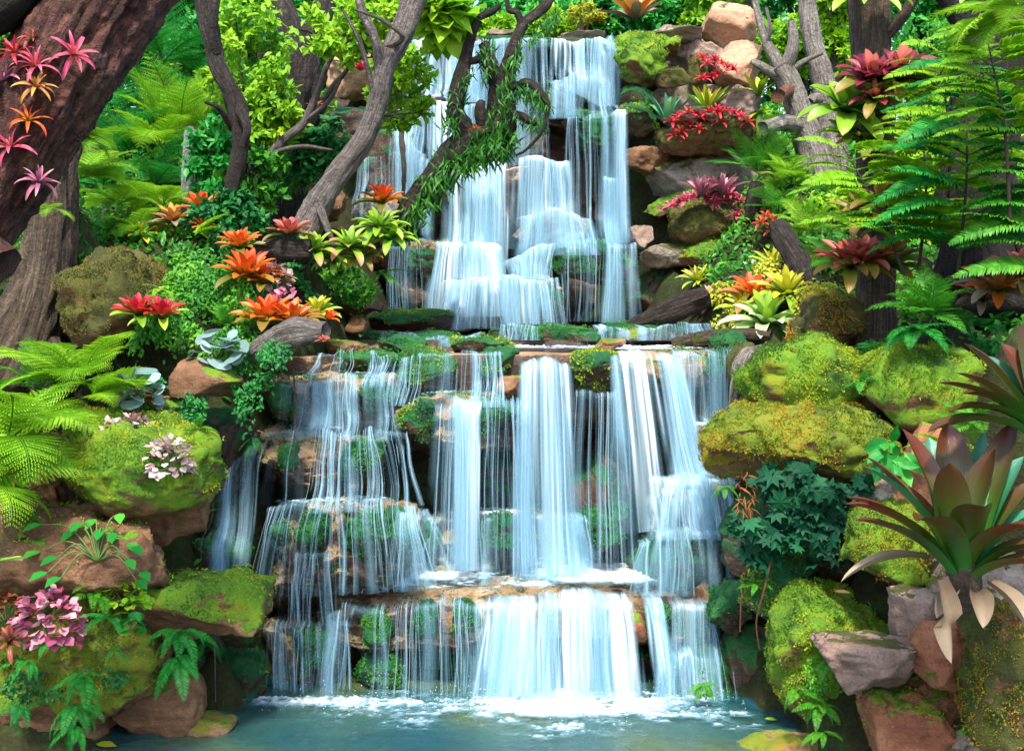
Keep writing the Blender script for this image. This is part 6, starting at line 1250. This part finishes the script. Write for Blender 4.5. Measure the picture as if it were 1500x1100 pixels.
for k, a in enumerate([
 ('jade crowned tree beyond the bright leafy bush', 330, 24.5, -60, 130, 'jade', 'grey', .2), ('green tree behind the leaning trunk', 170, 24, -80, 150, 'green', 'dark', -.2), ('deep green tree at the top between leaning and slender trunks', 250, 27, -60, 150, 'green', 'dark', .3), ('green tree behind the forked tree', 460, 26, -60, 130, 'green', 'grey', .2), ('lime tree behind the grey diagonal tree', 570, 24.5, -30, 100, 'lime', 'grey', -.2),
 ('hazy light green tree behind the cascade lip', 690, 34, -40, 130, 'green', 'grey', .3), ('dark gnarled tree with sparse crown over the cascade lip', 810, 29, -20, 90, 'jade', 'dark', -.3), ('small yellow green tree right of the cascade lip', 850, 25.5, 2, 42, 'golden', 'pale', .1), ('round jade tree left of the peach boulder', 990, 29, -50, 130, 'jade', 'grey', .2), ('lime tree behind the peach boulder', 1090, 24, -40, 120, 'lime', 'grey', .1), ('jade tree behind the pale mottled tree', 1180, 25, -70, 130, 'jade', 'grey', -.2), ('lime tree above the lime green bromeliad', 1225, 23.2, -40, 80, 'lime', 'pale', .1), ('green tree behind the post trunk', 1340, 24, -70, 150, 'jade', 'dark', .2), ('dark tree in the right corner beyond the fern', 1470, 23.5, -80, 150, 'green', 'dark', .2), ('dark tree behind the furrowed trunk', 40, 22.5, -60, 140, 'green', 'dark', .1)]):
    forest_tree(*a, n=9500 if k != 7 else 1800, leaf=.15 if k != 7 else .12, crowns=11, seed=k * 17 + 3)
for k, (lb, px, py, D, rx, ry, mat) in enumerate([('jade undergrowth bush behind the bleached stump', 230, 200, 19.5, 90, 60, 'jade'), ('jade undergrowth bush right of the tall lime fern', 330, 150, 19.8, 70, 60, 'jade'), ('green undergrowth bush below the leaning trunk shoulder', 150, 240, 18.6, 60, 50, 'green'), ('jade bush right behind the second pale trunk', 1235, 215, 21, 70, 60, 'jade'), ('green bush behind the mottled tree base', 1150, 215, 21, 60, 60, 'green'), ('green bush behind the tall jade fern', 1360, 260, 17.5, 100, 70, 'green'), ('lime bush between post trunk and tall fern', 1340, 330, 16.5, 80, 50, 'lime'), ('green bush in the right edge shade', 1480, 330, 16, 60, 80, 'green'), ('light green bush low beyond the cascade lip', 715, 40, 25, 46, 22, 'lime'), ('yellow green bush beyond the cascade lip', 800, 40, 25.5, 36, 22, 'lime'), ('jade bush beyond the dark slab', 960, 20, 25, 60, 30, 'jade'), ('green bush beyond the right end of the cascade lip', 890, 25, 26, 50, 40, 'jade'), ('pale green bush beyond the left end of the cascade lip', 640, 30, 26, 50, 34, 'green'), ('lime bush behind the tall fern stalks', 1400, 200, 17, 90, 80, 'lime'), ('emerald bush between the burgundy pair and the corner', 1400, 90, 19, 90, 70, 'green'), ('lime bush at the roots of the second pale trunk', 1225, 320, 17.2, 50, 40, 'lime'), ('jade bush under the slope behind the leaning log', 1240, 420, 15, 36, 30, 'green')]):
    shrub(lb, px, py, D, rx, ry, 3000, 12, mat, 46, KITE, seed=900 + k, ground=False)
n = 60000; y = rng.uniform(30, 40, n); x = rng.uniform(-1, 1, n) * y * .5; zt = ground_z(x, y); zz = zt + rng.random(n) ** .8 * (6 + 1.5 * fbm(np.stack([x * .3, y * .3, 0 * x], 1), 5, 3))
pos = np.stack([x, y, zz], 1); k = fbm(pos * .55, 61, 3) > -.12; pos = pos[k]; tone = np.clip(.5 + .7 * fbm(pos * .5, 63, 3) + rng.normal(0, .1, len(pos)), 0, 1)
V, Fs, r = leaves_at(pos, .30, tone=tone); tag(obj('distant_forest', mesh('distant_forest', V, Fs, LM['jade'], False, {'rnd': r})), kind='stuff', label='hazy green forest far beyond the cascade')
cd = bpy.data.cameras.new('camera'); cam = bpy.data.objects.new('camera', cd); COL.objects.link(cam)
cam.location = (0, 0, HH); cam.rotation_euler = (R(90), 0, 0)
cd.sensor_width = 36; cd.lens = 36 * F / 1500; cd.shift_y = -(550 - HY) / 1500; cd.clip_end = 500
scene.camera = cam
w = bpy.data.worlds.new('World'); scene.world = w; w.use_nodes = True
nt = w.node_tree; bg = nt.nodes['Background']; sky = nt.nodes.new('ShaderNodeTexSky'); sky.sky_type = 'NISHITA'
sky.sun_disc = False; EL, AZ = R(60), R(186)
sky.sun_elevation = EL; sky.sun_rotation = AZ; sky.air_density = 1.0; sky.dust_density = 2.0
nt.links.new(sky.outputs[0], bg.inputs[0]); bg.inputs[1].default_value = .15
sd = bpy.data.lights.new('sun', 'SUN'); sun = bpy.data.objects.new('sun', sd); COL.objects.link(sun)
sd.energy = 2.6; sd.angle = R(6); sd.color = (1, .95, .86)
d = Vector((math.sin(AZ) * math.cos(EL), math.cos(AZ) * math.cos(EL), math.sin(EL)))     # towards the sun
sun.rotation_euler = d.to_track_quat('Z', 'Y').to_euler()
scene.view_settings.view_transform = 'Standard'; scene.view_settings.look = 'None'; scene.view_settings.exposure = 1.55
cy = scene.cycles
cy.use_denoising = True; cy.transparent_max_bounces = 40; cy.max_bounces = 6; cy.diffuse_bounces = 3; cy.glossy_bounces = 2; cy.transmission_bounces = 4
